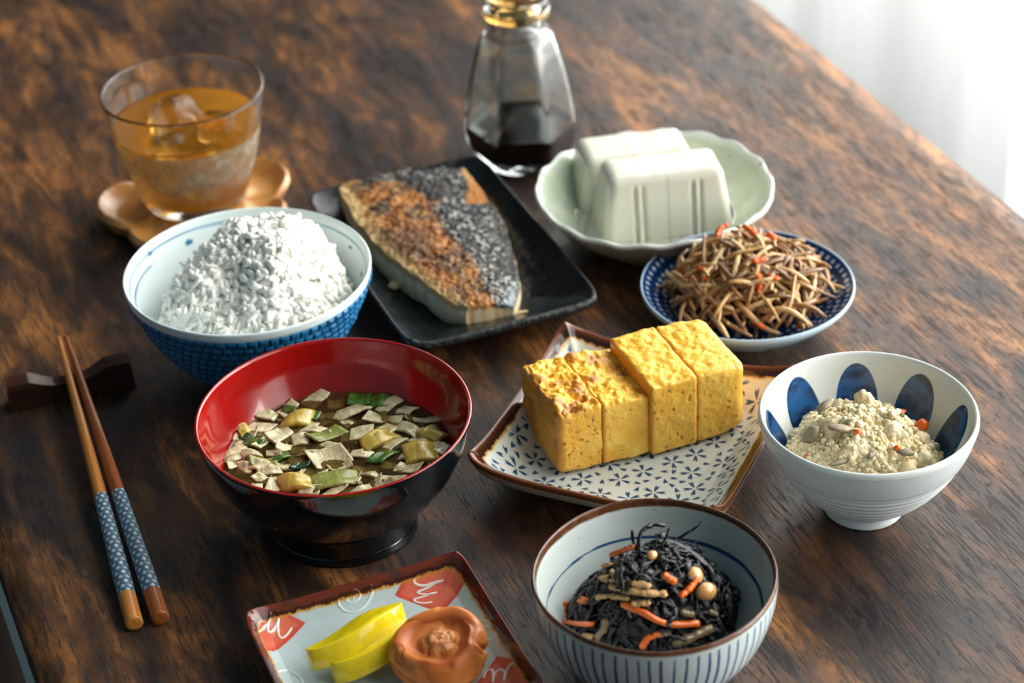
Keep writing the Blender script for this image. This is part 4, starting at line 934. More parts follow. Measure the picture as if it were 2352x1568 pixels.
# grilled mackerel -----------------------------------------------------------
fish_m = painted('grilled_fish', 0.4, (520, 0.4, 0.0010), coat=0.08, spec=0.3, rough_from_alpha=True)
def fish(name, Lp, Rp, zmax, label, kind, seed):
    nu, nv = 190, 240
    Lc, Rc = spline(Lp, nv), spline(Rp, nv); u = np.linspace(0, 1, nu)
    wall = 0.10
    uu = np.clip((u - wall) / (1 - 2 * wall), 0, 1)
    U, Vv = np.meshgrid(uu, np.linspace(0, 1, nv), indexing='ij'); uraw = np.meshgrid(u, np.linspace(0, 1, nv), indexing='ij')[0]
    vraw = np.meshgrid(u, np.linspace(0, 1, nv), indexing='ij')[1]
    vc = np.clip((vraw - 0.05) / 0.90, 0, 1)
    idx = vc * (nv - 1); i0 = np.floor(idx).astype(int); i1 = np.minimum(i0 + 1, nv - 1); fr = (idx - i0)[..., None]
    Lq = Lc[i0] * (1 - fr) + Lc[i1] * fr; Rq = Rc[i0] * (1 - fr) + Rc[i1] * fr
    XY = Lq * (1 - U[..., None]) + Rq * U[..., None]
    XY = XY + 0.0011 * (np.stack([fbm(np.stack([XY[..., 0] * 130, XY[..., 1] * 130, XY[..., 0] * 0 + k], -1), 3, seed + k) for k in (0, 5)], -1) - 0.5) * 2
    hprof = np.interp(U, [0, 0.12, 0.35, 0.6, 0.85, 1.0], [0.80, 0.96, 1.0, 0.88, 0.66, 0.50])
    side = np.minimum(np.clip(uraw / wall, 0, 1), np.clip((1 - uraw) / wall, 0, 1)); endw = np.minimum(np.clip(vraw / 0.05, 0, 1), np.clip((1 - vraw) / 0.05, 0, 1))
    st = np.minimum(side, endw) ** 0.8
    v = Vv * 0 + vc
    vprof = np.interp(v, [0, .15, .6, 1], [0.62, .85, 1, .92]) if kind == 'front' else np.interp(v, [0, .2, .8, 1], [.85, 1, .9, .7])
    crest = 0.0055 + (zmax - 0.0065) * hprof * vprof
    n_ = fbm(np.stack([XY[..., 0] * 210, XY[..., 1] * 210, st], -1), 4, seed + 2)
    z = 0.0068 + (crest + 0.0028 * (n_ - 0.5) * (U < 0.62) + 0.0012 * (fbm(np.stack([XY[..., 0] * 600, XY[..., 1] * 600, st], -1), 2, seed) - .5)) * st
    bul = np.sin(st * PI) * 0.0012 * (side < 1)
    XY[..., 0] += np.where(uraw < 0.5, -bul, bul)
    P = np.stack([XY[..., 0], XY[..., 1], z], -1)
    Q = np.stack([XY[..., 0], XY[..., 1], XY[..., 0] * 0], -1)
    a = fbm(Q * 110, 4, seed + 11); b = fbm(Q * 420, 3, seed + 12); sp = vn(Q * np.array([900, 620, 1]), seed + 13); sp2 = vn(Q * np.array([640, 820, 1]) + 9, seed + 14)
    brown = mix(np.array([84, 40, 14.]), np.array([148, 84, 30.]), sm(0.35, 0.65, a * 0.5 + b * 0.5))
    brown = mix(brown, np.array([34, 19, 15.]), sm(0.50, 0.64, fbm(Q * 75 + 3, 4, seed + 20)) * 0.85)
    brown = mix(brown, np.array([214, 164, 92.]), sm(0.66, 0.78, b) * 0.7)
    skin = mix(np.array([8, 11, 14.]), np.array([30, 36, 40.]), a)
    skin = mix(skin, np.array([196, 196, 190.]), sm(0.60, 0.78, sp) * sm(0.30, 0.52, fbm(Q * 60, 3, seed + 25)) * 0.8)
    skin = mix(skin, np.array([196, 150, 112.]), sm(0.74, 0.86, sp2) * 0.55)
    if kind == 'front':
        line = 0.60 - 0.10 * v + 0.10 * (a - 0.5)
    else:
        line = 0.50 + 0.12 * (1 - v) + 0.25 * (a - 0.5) - 0.35 * sm(0.55, 0.95, v)
    t_ = sm(line - 0.05, line + 0.06, U)
    c = mix(brown, skin, t_)
    spk = sm(0.58, 0.75, sp) * (1 - t_) * (U > 0.3)
    c = mix(c, np.array([216, 150, 66.]), spk * 0.5)
    pale = mix(np.array([206, 168, 104.]), np.array([232, 210, 164.]), b)
    edgeU = (1 - sm(0.05, 0.16, U + 0.10 * (a - 0.5)))
    c = mix(c, pale, edgeU * (0.85 if kind == 'rear' else 0.6) * (1 - t_))
    if kind == 'front':
        c = mix(c, np.array([58, 34, 26.]), np.exp(-((U - 0.22) / 0.16) ** 2 - ((v - 0.72) / 0.16) ** 2) * 0.85 * sm(.3, .6, b + .15))
        c = mix(c, np.array([186, 200, 204.]), np.exp(-((U - 0.93) / 0.10) ** 2 - ((v - 0.06) / 0.10) ** 2) * 0.8)
    else:
        tan = sm(0.80 + 0.20 * v, 0.84 + 0.20 * v, U + 0.05 * (a - 0.5)); c = mix(c, mix(np.array([176, 112, 50.]), np.array([226, 176, 112.]), sm(.3, .7, v)), tan)
    flesh = mix(np.array([214, 188, 146.]), np.array([244, 226, 188.]), fbm(np.stack([Q[..., 0] * 200, Q[..., 1] * 200, z * 500], -1), 3, seed + 30))
    flesh = mix(flesh, np.array([196, 140, 66.]), sm(0.5, 0.72, b) * 0.5)
    c = mix(c, flesh, 1 - sm(0.72, 0.93, st))
    c = mix(c, np.array([224, 180, 110.]), np.exp(-((st - 0.93) / 0.06) ** 2) * (uraw < 0.5) * 0.6)
    al = 0.36 + 0.22 * b + 0.2 * (1 - sm(.7, .95, st))
    o = ob(name, me_new(name, P, gridF(nu, nv), np.concatenate([c, al[..., None]], -1)), fish_m); tag(o, label, 'fish', 'grilled mackerel pieces on the black plate'); return o
fish('mackerel_piece', [(0.0995, 0.1085), (0.0915, 0.1210), (0.0880, 0.1370), (0.0815, 0.1600), (0.0785, 0.1800), (0.0790, 0.2010)], [(0.1210, 0.1040), (0.1285, 0.1160), (0.1345, 0.1340), (0.1405, 0.1550), (0.1455, 0.1760), (0.1480, 0.1990)], 0.0185, 'front grilled mackerel piece with silver-black speckled skin down its right side', 'front', 40)
fish('mackerel_piece', [(0.0785, 0.1960), (0.0785, 0.2130), (0.0795, 0.2300), (0.0815, 0.2500)], [(0.1465, 0.1960), (0.1485, 0.2120), (0.1490, 0.2300), (0.1485, 0.2520)], 0.0165, 'rear grilled mackerel piece with dark charred back and tan right edge', 'rear', 60)
for i, (x, y, s, lab) in enumerate(((0.0797, 0.1572, 0.0034, 'loose pale flake of fish on the black plate beside the front piece'), (0.1255, 0.1042, 0.0036, 'small tan flake of fish at the front tip of the mackerel'))):
    V, Q, T = blob((s, s * 0.75, s * 0.6), 70 + i, 12, 8, 0.5)
    o = ob('fish_flake', me_new('fish_flake', V, [Q, T]), plain('fish_flesh', (206, 180, 128), 0.45, (300, 0.3, 0.001), vary=0.12), None, (x, y, 0.0098)); tag(o, lab, 'fish flake', 'fish flakes on the black plate')

# pickled radish and plum ------------------------------------------------------
dk = plain('yellow_pickle', (232, 206, 26), 0.16, (300, 0.05, 0.0004), coat=0.4, vary=0.05, vscale=120, sss=0.3, sssr=(1, 0.8, 0.1), sscale=0.004)
def radish(x, y, z, rz, tilt, lab, r=0.0215, sag=0.0125, thick=0.0090):
    nu, nv = 50, 16
    u = np.linspace(-1, 1, nu); W = np.linspace(0, 1, nv); U, Wv = np.meshgrid(u, W, indexing='ij')
    back = 0.0020 * (1 - U ** 2) + 0.0007 * np.sin(U * 5); frontc = -sag * np.maximum(1 - np.abs(U) ** 2.3, 0) ** 0.75 - 0.0022
    X = U * r; Y = back * (1 - Wv) + frontc * Wv
    zt = thick / 2 - 0.0006 * ((np.abs(Wv - 0.5) * 2) ** 8) + 0.0004 * (fbm(np.stack([X * 300, Y * 300, X * 0], -1), 2, 3) - 0.5)
    warp = 0.0016 * np.sin(U * 2.4 + 0.6)
    up = np.stack([X, Y, zt + warp], -1); dn = np.stack([X, Y, -zt + warp], -1); n_ = nu * nv
    idx = np.arange(n_).reshape(nu, nv); ring = np.concatenate([idx[:, 0], idx[-1, 1:], idx[-2::-1, -1], idx[0, -2:0:-1]]); nxt = np.roll(ring, -1)
    F = np.vstack([gridF(nu, nv, flip=True), gridF(nu, nv) + n_, np.stack([ring, nxt, nxt + n_, ring + n_], -1)])
    V = np.vstack([up.reshape(-1, 3), dn.reshape(-1, 3)])
    o = ob('pickled_radish', me_new('pickled_radish', V, F), dk, None, (x, y, z), (tilt, 0, rz)); b = o.modifiers.new('edge', 'BEVEL'); b.width = 0.0007; b.segments = 2; b.limit_method = 'ANGLE'; b.angle_limit = 0.9
    tag(o, lab, 'pickle', 'slices of yellow pickled radish')
radish(-0.0250, -0.0925, 0.0176, 0.20, -0.42, 'upper slice of yellow pickled radish, resting against the lower one', 0.0215, 0.0085)
radish(-0.0175, -0.0995, 0.0136, 0.18, -0.42, 'lower slice of yellow pickled radish, next to the pickled plum', 0.0220, 0.0085)
n, m_ = 240, 150
th = np.arange(n) * 2 * PI / n
prof = spline([(0.0, 0.0112), (0.0032, 0.0112), (0.0060, 0.0092), (0.0076, 0.0068), (0.0096, 0.0074), (0.0126, 0.0102), (0.0158, 0.0088), (0.0181, 0.0030), (0.0180, -0.0035), (0.0150, -0.0090), (0.0090, -0.0116), (0.0, -0.0120)], m_)
T, K = np.meshgrid(th, np.arange(m_), indexing='ij'); s_ = K / (m_ - 1); R = prof[K, 0].copy(); Z = prof[K, 1].copy()
D = np.stack([np.cos(T) * R, np.sin(T) * R, Z], -1) / 0.018
up_ = np.exp(-((s_ - 0.27) / 0.07) ** 2)                                  # the moat round the nub
Z -= up_ * 0.0022 * np.cos(T - 1.9) + 0.0008 * up_ * np.sin(3 * T)
rim_ = np.exp(-((s_ - 0.42) / 0.09) ** 2); Z += rim_ * (0.0016 * np.cos(T - 1.2) + 0.0008 * np.sin(2 * T + 0.5) - 0.0030 * np.exp(-((np.angle(np.exp(1j * (T + 1.0)))) / 0.35) ** 2))
R = R * (1 + 0.05 * np.cos(2 * T + 0.4) + 0.03 * np.sin(3 * T))
front = sm(-0.2, 0.9, np.cos(T + 1.75))                                  # folds on the side towards the front
for c0, am in ((0.53, 0.0022), (0.61, 0.0018), (0.68, 0.0014)):
    w_ = (s_ - c0 - 0.03 * np.sin(T * 2 + c0 * 20)) / 0.018; R -= front * am * np.exp(-w_ ** 2); Z += 0
flap = np.exp(-((np.angle(np.exp(1j * (T + 0.75)))) / 0.16) ** 2) * np.exp(-((s_ - 0.40) / 0.10) ** 2); Z += flap * 0.0028; R += flap * 0.0006
cre = np.exp(-((np.angle(np.exp(1j * (T + 0.42 - 1.2 * (s_ - 0.5))))) / 0.05) ** 2) * sm(0.3, 0.45, s_) * sm(0.9, 0.7, s_); R -= cre * 0.0016; Z -= cre * 0.001
nb = sm(0.22, 0.10, s_); Z += nb * 0.0012 * (fbm(D * 6, 3, 61) - 0.5) * 2
rdg = np.clip((1 - np.abs(2 * fbm(D * 2.1 + 4, 2, 77) - 1) - 0.80) / 0.20, 0, 1); R -= rdg * 0.0007; Z -= rdg * 0.0005 * (s_ < 0.5)
P = np.stack([R * np.cos(T), R * np.sin(T), Z], -1) + 0.0005 * (fbm(D * 3, 3, 63)[..., None] - 0.5) * D
P[..., 2] *= 0.84; tl = np.array(Euler((0.22, -0.10, 0)).to_matrix()); P = P @ tl.T
c = mix(np.array([232, 152, 78.]), np.array([214, 122, 54.]), sm(0.35, 0.7, fbm(D * 2.2, 3, 80)))
c = mix(c, np.array([168, 78, 30.]), np.clip(up_ * 0.5 + rdg * 0.4 + cre * 0.5, 0, 0.85)); c = mix(c, np.array([196, 130, 78.]), nb * 0.8)
plum = thing('pickled_plum', 'wrinkled orange-brown pickled plum on the red-rimmed plate', 'plum', (0.0008, -0.1175, 0.0078))
ob('plum_flesh', me_new('plum_flesh', P + np.array([0, 0, 0.0110]), gridF(n, m_, cu=True, flip=True), c), painted('plum_skin', 0.42, (260, 0.12, 0.0005), coat=0.12, spec=0.35, sss=0.25, sssr=(1, 0.45, 0.2), sscale=0.004), plum)
# ---------------------------------------------------------------- side dishes in the small bowls
# black seaweed
def hij_h(x, y): return 0.010 + 0.045 * np.maximum(-0.3, 1 - (np.hypot(x - 0.0014, (y - 0.0044) * 1.05) / 0.040) ** 2) + 0.016 * (fbm(np.stack([np.asarray(x) * 80, np.asarray(y) * 80, np.asarray(x) * 0], -1), 2, 44) - 0.5)
hr = np.random.default_rng(31)
mb = MB(); n, m_ = 150, 60
X, Y, Zm = fitted_mound(lambda x, y: hij_h(x, y) - 0.0030 + 0.008 * (fbm(np.stack([x * 170, y * 170, x * 0], -1), 3, 5) - 0.5), ([0, 0.014, 0.026, 0.0365, 0.0425], [0.0075, 0.008, 0.0135, 0.026, 0.0385]), 0, 0, n, m_, 0.0)
mb.add(np.stack([X, Y, Zm], -1), gridF(n, m_, cu=True, flip=True))
def strand(p, d, L_, rad, flat, wig, npt=10, surf=None, lift=0.0):
    pts = []
    for i in range(npt):
        pts.append(p.copy()); d = d + hr.normal(0, wig, 3); d /= np.linalg.norm(d); p = p + d * L_ / npt
        if surf is not None:
            h = float(surf(p[0], p[1])) + lift; p[2] += (h - p[2]) * 0.55
    return np.array(pts)
for i in range(620):
    r = 0.036 * math.sqrt(hr.random()); a = hr.uniform(0, 2 * PI); x, y = 0.0014 + r * math.cos(a), 0.0044 + r * math.sin(a)
    lift = hr.uniform(-0.0024, 0.0014); p = np.array([x, y, float(hij_h(x, y)) + lift]); d = hr.normal(size=3) * np.array([1, 1, 0.5]); d /= np.linalg.norm(d)
    pt = strand(p, d, hr.uniform(0.006, 0.018), 0, 0, 0.45, 9, hij_h if hr.random() < 0.97 else None, lift)
    lim = np.hypot(pt[:, 0], pt[:, 1]) < np.interp(np.maximum(pt[:, 2], 0.0085), [0.0085, 0.0135, 0.026, 0.0385, 0.048], [0.012, 0.024, 0.035, 0.041, 0.043])
    if lim.sum() < 5 or not lim[:5].all(): continue
    pt = pt[:int(np.argmin(lim)) if not lim.all() else len(pt)]
    rd = 0.0006 + 0.0013 * hr.random() ** 2; prof_ = rd * (1 - 0.75 * np.linspace(0, 1, len(pt)) ** 2)
    V, Q, T_ = tube_pts(pt, prof_, 6, hr.uniform(0.25, 0.6)); mb.add(V, Q, T_)
for pts, rd in (([(0.0768, -0.1360, 0.0520), (0.0774, -0.1335, 0.0572), (0.0800, -0.1310, 0.0600), (0.0850, -0.1300, 0.0608), (0.0895, -0.1310, 0.0596)], 0.0019), ([(0.0764, -0.1337, 0.0544), (0.0762, -0.1310, 0.0575), (0.0766, -0.1296, 0.0605)], 0.0008),
                ([(0.0870, -0.1330, 0.0520), (0.0905, -0.1310, 0.0545), (0.0925, -0.1290, 0.0560)], 0.0008), ([(0.0870, -0.1300, 0.052), (0.0930, -0.1320, 0.0505), (0.0990, -0.1390, 0.0470), (0.1040, -0.1440, 0.0420)], 0.0021),
                ([(0.0600, -0.1290, 0.040), (0.0560, -0.1275, 0.0385), (0.0525, -0.1290, 0.036)], 0.0011), ([(0.0880, -0.1500, 0.045), (0.0915, -0.1545, 0.043), (0.0945, -0.1590, 0.039)], 0.0014)):
    p = spline(np.array(pts) - np.array(HB), 16); V, Q, T_ = tube_pts(p, rd * np.linspace(0.7, 1, 16) * (1 - 0.3 * np.linspace(0, 1, 16) ** 4), 8, 0.5); mb.add(V, Q, T_)
swm = plain('black_seaweed', (6, 8, 11), 0.2, (500, 0.8, 0.0010), spec=0.45)
o = ob('seaweed_heap', mb.mesh('seaweed_heap'), swm, None, HB); tag(o, 'tangled heap of glossy black hijiki seaweed in the striped bowl', 'seaweed', kind='stuff')
car = plain('simmered_carrot', (222, 100, 14), 0.25, (300, 0.3, 0.0006), coat=0.3, vary=0.12, vscale=150, sss=0.15, sssr=(1, .4, .1), sscale=0.002)
fry = plain('fried_tofu_skin', (182, 142, 92), 0.5, (420, 0.8, 0.0015), vary=0.22, vscale=260)
bean = plain('soybean', (196, 146, 84), 0.2, coat=0.4, vary=0.06, sss=0.2, sscale=0.003)
kon = plain('brown_root', (112, 92, 62), 0.3, (260, 0.4, 0.001), coat=0.2, vary=0.15, vscale=160)
def strip(name, pts, w_, mat, label, cat, group, flat=0.6, up=0.0, n=20, seed=0, off=(0, 0, 0)):
    p = np.array(pts, float) + np.array([0, 0, up]); o0 = p.mean(0)
    p = spline(p, n) if len(p) > 2 else np.linspace(p[0], p[1], n)
    r = w_ * (1 + 0.16 * (vn(np.stack([np.arange(n) * 0.7 + seed * 3.1, np.zeros(n), np.zeros(n)], -1), seed) - 0.5) * 2)
    rough_ = cat == 'fried tofu'; V, Q, T_ = tube_pts(p - o0, r * (1 if rough_ else 1.15), 8 if rough_ else 4, flat)
    V += (0.5 if rough_ else 0.15) * w_ * (np.stack([fbm(V * 620 + seed + 7 * k, 3, seed + k) for k in range(3)], -1) - 0.5) * 2
    o = ob(name, me_new(name, V, [Q, T_]), mat, None, tuple(o0)); return tag(o, label, cat, group)
HC = [([(0.0631, -0.1501, 0.0436), (0.0689, -0.1569, 0.0425), (0.0754, -0.1621, 0.0391), (0.0875, -0.1637, 0.036)], 0.0017, 'long bent carrot strip across the front of the black seaweed'),
      ([(0.0836, -0.1572, 0.0457), (0.0880, -0.1556, 0.0468), (0.0925, -0.1530, 0.0485)], 0.0013, 'pointed carrot strip leaning beside the soybeans'),
      ([(0.0647, -0.1626, 0.0317), (0.0677, -0.1622, 0.035), (0.0717, -0.163, 0.0362)], 0.0016, 'curled carrot strip at the front rim of the striped bowl'),
      ([(0.0520, -0.1190, 0.0250), (0.0505, -0.1215, 0.0225), (0.0498, -0.1258, 0.0210)], 0.0018, 'carrot chunk at the far left of the seaweed against the bowl wall'),
      ([(0.0550, -0.1300, 0.0335), (0.0552, -0.1340, 0.0355)], 0.0019, 'short carrot cube near the left edge of the seaweed'),
      ([(0.0491, -0.1268, 0.0225), (0.0502, -0.1381, 0.0295), (0.0531, -0.1448, 0.0335)], 0.0014, 'dull brown-orange carrot strip at the left, low in the bowl'),
      ([(0.0690, -0.1260, 0.0475), (0.0724, -0.1290, 0.0505), (0.0755, -0.1330, 0.0545)], 0.0014, 'carrot strip at the back left behind the seaweed peak'),
      ([(0.0800, -0.1505, 0.0520), (0.0830, -0.1535, 0.0500)], 0.0017, 'dark carrot piece under the soybeans')]
for i, (p, w_, lab) in enumerate(HC): strip('carrot_strip', p, w_, car, lab, 'carrot', 'carrot strips in the seaweed', 0.7, 0.0012, seed=i)
HF = [([(0.0615, -0.1337, 0.0445), (0.066, -0.1441, 0.0492), (0.0735, -0.1518, 0.0498)], 0.0017, 'longest fried tofu strip, topmost of the three'), ([(0.0624, -0.1419, 0.0463), (0.0683, -0.1505, 0.0479), (0.0778, -0.1559, 0.0472)], 0.0018, 'middle fried tofu strip with a lumpy right end'), ([(0.0573, -0.139, 0.0404), (0.061, -0.1448, 0.0441), (0.0656, -0.1505, 0.0457)], 0.0014, 'lowest fried tofu strip on the left of the seaweed'),
      ([(0.066, -0.1524, 0.0445), (0.0713, -0.1555, 0.0454)], 0.0016, 'short fried tofu bit just above the long carrot strip'), ([(0.0645, -0.1377, 0.0500), (0.0635, -0.1435, 0.0490)], 0.0010, 'small upright fried tofu shred crossing the longest strip'), ([(0.0652, -0.1276, 0.0447), (0.0662, -0.1323, 0.0485)], 0.0014, 'fried tofu lump at the upper left of the seaweed'), ([(0.0496, -0.1435, 0.028), (0.0515, -0.1474, 0.0298)], 0.0015, 'fried tofu bit at the front left rim of the striped bowl')]
for i, (p, w_, lab) in enumerate(HF): strip('fried_tofu_strip', p, w_, fry, lab, 'fried tofu', 'fried tofu strips in the seaweed', 0.6, 0.0014, seed=20 + i)
for i, (p, e, lab) in enumerate((((0.0925, -0.1500, 0.0480), (0.3, 0.2, 0.9), 'upper soybean at the right of the seaweed'), ((0.0953, -0.1548, 0.0432), (0.9, 0.3, 0.3), 'lower soybean behind the pointed carrot strip'), ((0.0795, -0.141, 0.0559), (0.2, 0.1, 0.4), 'small soybean near the seaweed peak'))):
    V, Q, T_ = sphere(14, 10); s = (0.0052, 0.0036, 0.0034) if i < 2 else (0.0026, 0.0018, 0.0017)
    o = ob('soybean', me_new('soybean', V * np.array(s) * (1 - 0.08 * V[:, :1] ** 2), [Q, T_]), bean, None, p, e); tag(o, lab, 'bean', 'soybeans in the seaweed')
for i, (p, w_, lab) in enumerate((([(0.076, -0.1663, 0.0326), (0.0842, -0.1661, 0.0331), (0.0928, -0.164, 0.0326)], 0.0024, 'wide brown root strip at the front right of the striped bowl'), ([(0.0525, -0.1492, 0.0304), (0.0551, -0.1497, 0.0341), (0.0568, -0.1488, 0.037)], 0.0019, 'grey-brown root strip at the front left of the seaweed'), ([(0.0822, -0.1608, 0.0414), (0.0863, -0.1616, 0.0394)], 0.0018, 'knobbly root bit below the soybeans'), ([(0.0942, -0.1604, 0.0368), (0.0971, -0.1602, 0.0345)], 0.0015, 'olive root bit at the right edge of the seaweed'), ([(0.0713, -0.163, 0.036), (0.0754, -0.1638, 0.0366)], 0.0018, 'pale root bit right of the curled carrot strip'))):
    strip('root_strip', p, w_, kon, lab, 'root', 'root pieces in the seaweed', 0.6, 0.0010, seed=40 + i)

# crumbly okara ------------------------------------------------------------
def oka_h(x, y): return 0.014 + 0.0365 * np.maximum(-0.3, 1 - (np.hypot(x + 0.0025, y - 0.0016) / 0.042) ** 2) + 0.013 * (fbm(np.stack([x * 105, y * 105, x * 0], -1), 3, 14) - 0.5) - 0.003
mb = MB(); n, m_ = 150, 70
X, Y, Zm = fitted_mound(lambda x, y: oka_h(x, y) + 0.0030 * (fbm(np.stack([x * 400, y * 400, x * 0], -1), 3, 8) - 0.5), ([0, 0.012, 0.0235, 0.0335, 0.040, 0.0428], [0.0065, 0.007, 0.0125, 0.0245, 0.0375, 0.0475]), 0, 0, n, m_, 0.0)
def okc(n_): return mix(np.array([206, 184, 136.]), np.array([246, 230, 190.]), n_)
mb.add(np.stack([X, Y, Zm], -1), gridF(n, m_, cu=True, flip=True), None, okc(sm(.3, .7, fbm(np.stack([X * 120, Y * 120, X * 0], -1), 3, 9))).reshape(-1, 3))
orr = np.random.default_rng(77); bl = [blob((1, 1, 1), s, 8, 6, 0.55, 1.5) for s in range(10)]; big = [blob((1, 1, 0.85), 30 + s, 18, 13, 0.6, 1.4) for s in range(6)]
oin = lambda z: np.interp(z, [0.0065, 0.0125, 0.0245, 0.0375, 0.0475], [0.012, 0.0235, 0.0335, 0.040, 0.0428])
for i in range(2600):
    r = 0.0375 * math.sqrt(orr.random()); a = orr.uniform(0, 2 * PI); x, y = -0.0025 + r * math.cos(a), 0.0016 + r * math.sin(a)
    z = float(oka_h(np.array(x), np.array(y)))
    if math.hypot(x, y) > oin(z) - 0.001: continue
    s = 0.0005 + 0.0011 * orr.random() ** 2.5
    if i < 90:
        s = orr.uniform(0.0018, 0.0046)
        if math.hypot(x, y) > 0.027: continue
    V, Q, T_ = (big if i < 90 else bl)[i % (6 if i < 90 else 10)]
    rot = rotm(orr.uniform(0, 6.28, 3)); v = (V @ rot.T) * s * orr.uniform(0.8, 1.2, 3)
    if i < 90: v = v + 0.0007 * (fbm(v * 700 + i, 2, i)[:, None] - 0.5) * 2
    cc = okc(orr.random()); 
    if orr.random() < 0.03: cc = np.array([120, 112, 84.])
    mb.add(v + np.array([x, y, z + (s * 0.3 if i >= 90 else -s * 0.35)]), Q, T_, cc)
o = ob('okara_heap', mb.mesh('okara_heap'), painted('okara_crumb', 0.6, (900, 0.5, 0.0006), sss=0.1, sscale=0.002), None, WB); tag(o, 'crumbly pale yellow okara heaped in the oval-print bowl', 'okara', kind='stuff')
mush = plain('grey_mushroom', (128, 112, 86), 0.4, (300, 0.4, 0.001), vary=0.2, vscale=200)
for i, (p, s, lab) in enumerate((((0.2305, -0.0850, 0.0335), (0.0034, 0.0026, 0.0034), 'largest carrot chunk at the right of the okara'), ((0.2250, -0.0760, 0.0365), (0.0032, 0.0016, 0.0013), 'carrot bit at the back right of the okara'), ((0.1760, -0.0850, 0.0330), (0.0012, 0.0022, 0.0030), 'carrot sliver at the left edge of the okara'), ((0.2065, -0.1052, 0.0430), (0.0014, 0.0012, 0.0012), 'tiny carrot fleck at the front of the okara'), ((0.1935, -0.0950, 0.0485), (0.0014, 0.0012, 0.0012), 'tiny carrot fleck near the middle of the okara'))):
    V, Q, T_ = blob(s, 90 + i, 14, 10, 0.25); o = ob('carrot_chunk', me_new('carrot_chunk', V, [Q, T_]), car, None, p); tag(o, lab, 'carrot', 'carrot bits in the okara')
for i, (p, s, e, lab) in enumerate((((0.1885, -0.0905, 0.0488), (0.0062, 0.0036, 0.0016), (-0.3, 0.25, -0.2), 'pale mushroom slice lying on the left of the okara'), ((0.1800, -0.0800, 0.0415), (0.0045, 0.0034, 0.0020), (0.2, -0.6, 0.3), 'dark mushroom slice at the upper left of the okara'), ((0.1890, -0.0760, 0.0510), (0.0045, 0.0018, 0.0014), (0.1, -0.2, 0.3), 'grey mushroom shred near the okara peak'), ((0.1836, -0.1005, 0.0400), (0.0065, 0.0014, 0.0012), (0, 0.1, 0.1), 'olive mushroom strip along the front rim of the okara'), ((0.1946, -0.1050, 0.0430), (0.0030, 0.0014, 0.0012), (0.1, 0, 0.5), 'dark mushroom bit at the front of the okara'), ((0.2095, -0.1062, 0.0405), (0.0042, 0.0018, 0.0014), (0, .2, -0.4), 'grey mushroom bit at the front right of the okara'))):
    V, Q, T_ = blob(s, 120 + i, 16, 10, 0.3); o = ob('mushroom_slice', me_new('mushroom_slice', V, [Q, T_]), mush, None, p, e); tag(o, lab, 'mushroom', 'mushroom pieces in the okara')

# shredded burdock ---------------------------------------------------------
kr = np.random.default_rng(52)
KC = np.array([0.2265, 0.0685])
def kin_h(x, y): return 0.007 + 0.034 * np.maximum(-0.15, 1 - (np.hypot(x - KC[0], (y - KC[1]) * 1.05) / 0.0445) ** 2)
bm = [plain('burdock_' + n_, c, 0.32, (500, 0.4, 0.0007), coat=0.25, vary=0.15, vscale=200) for n_, c in (('tan', (184, 140, 84)), ('brown', (150, 106, 60)), ('pale', (208, 172, 116)), ('dark', (116, 80, 46)))]
core = MB(); n, m_ = 50, 20; th = np.arange(n) * 2 * PI / n; rr_ = np.linspace(0.0003, 0.036, m_); T, R = np.meshgrid(th, rr_, indexing='ij'); X, Y = R * np.cos(T) + KC[0], R * np.sin(T) / 1.05 + KC[1]
strands = []; paths = []
for k in range(14):                      # 14 shapes, each in four tones, shared by the copies
    L_ = kr.uniform(0.020, 0.044); t = np.linspace(-0.5, 0.5, 14); bend = kr.uniform(-0.5, 0.5); s2 = kr.uniform(-0.25, 0.25)
    p = np.stack([t * L_, L_ * (bend * (t ** 2 - 0.08) + s2 * np.sin(t * 5) * 0.12), -L_ * kr.uniform(0.15, 0.5) * t ** 2 + 0.002 * np.sin(t * 7 + k)], -1)
    r = kr.uniform(0.0009, 0.0016) * (1 - 0.35 * np.abs(t * 2) ** 3); V, Q, T_ = tube_pts(p, r, 6, kr.uniform(0.6, 1.0)); V += 0.0002 * (fbm(V * 600, 2, k)[:, None] - 0.5)
    paths.append(p)
    strands.append([me_new('burdock_strip', V, [Q, T_]) for _ in range(4)])
    for me_, mt in zip(strands[-1], bm): me_.materials.append(mt)
TONES = ('tan', 'brown', 'pale', 'dark')
plate_z = lambda r: np.interp(r, [0, 0.024, 0.033, 0.044, 0.0495], [0.0062, 0.0064, 0.0085, 0.0165, 0.0213])
def place_strip(x, y, z, k, tone, rz, tilt, f):
    e = 0.001; g = np.array([(kin_h(x + e, y) - kin_h(x - e, y)) / (2 * e), (kin_h(x, y + e) - kin_h(x, y - e)) / (2 * e)])
    nrm = Vector((-g[0] * 0.85 * f, -g[1] * 0.85 * f, 1)).normalized()
    q = nrm.to_track_quat('Z', 'Y') @ Euler((0, tilt * f, rz)).to_quaternion()
    w_ = paths[k] @ np.array(q.to_matrix()).T + np.array([x, y, z])
    r = np.hypot(w_[:, 0] - KP[0], w_[:, 1] - KP[1]); gap = float((w_[:, 2] - plate_z(r)).min()) - 0.0016
    if r.max() > 0.0465: return False
    if gap < 0:
        if gap < -0.004: return False
        z -= gap
    o = bpy.data.objects.new('burdock_strip', strands[k][tone]); COL.objects.link(o); o.location = (x, y, z); o.rotation_euler = q.to_euler()
    tag(o, TONES[tone] + ' shredded burdock strip in the heap on the dotted blue plate', 'burdock', TONES[tone] + ' burdock strips on the dotted plate')
    return True
cnt = 0; tries = 0
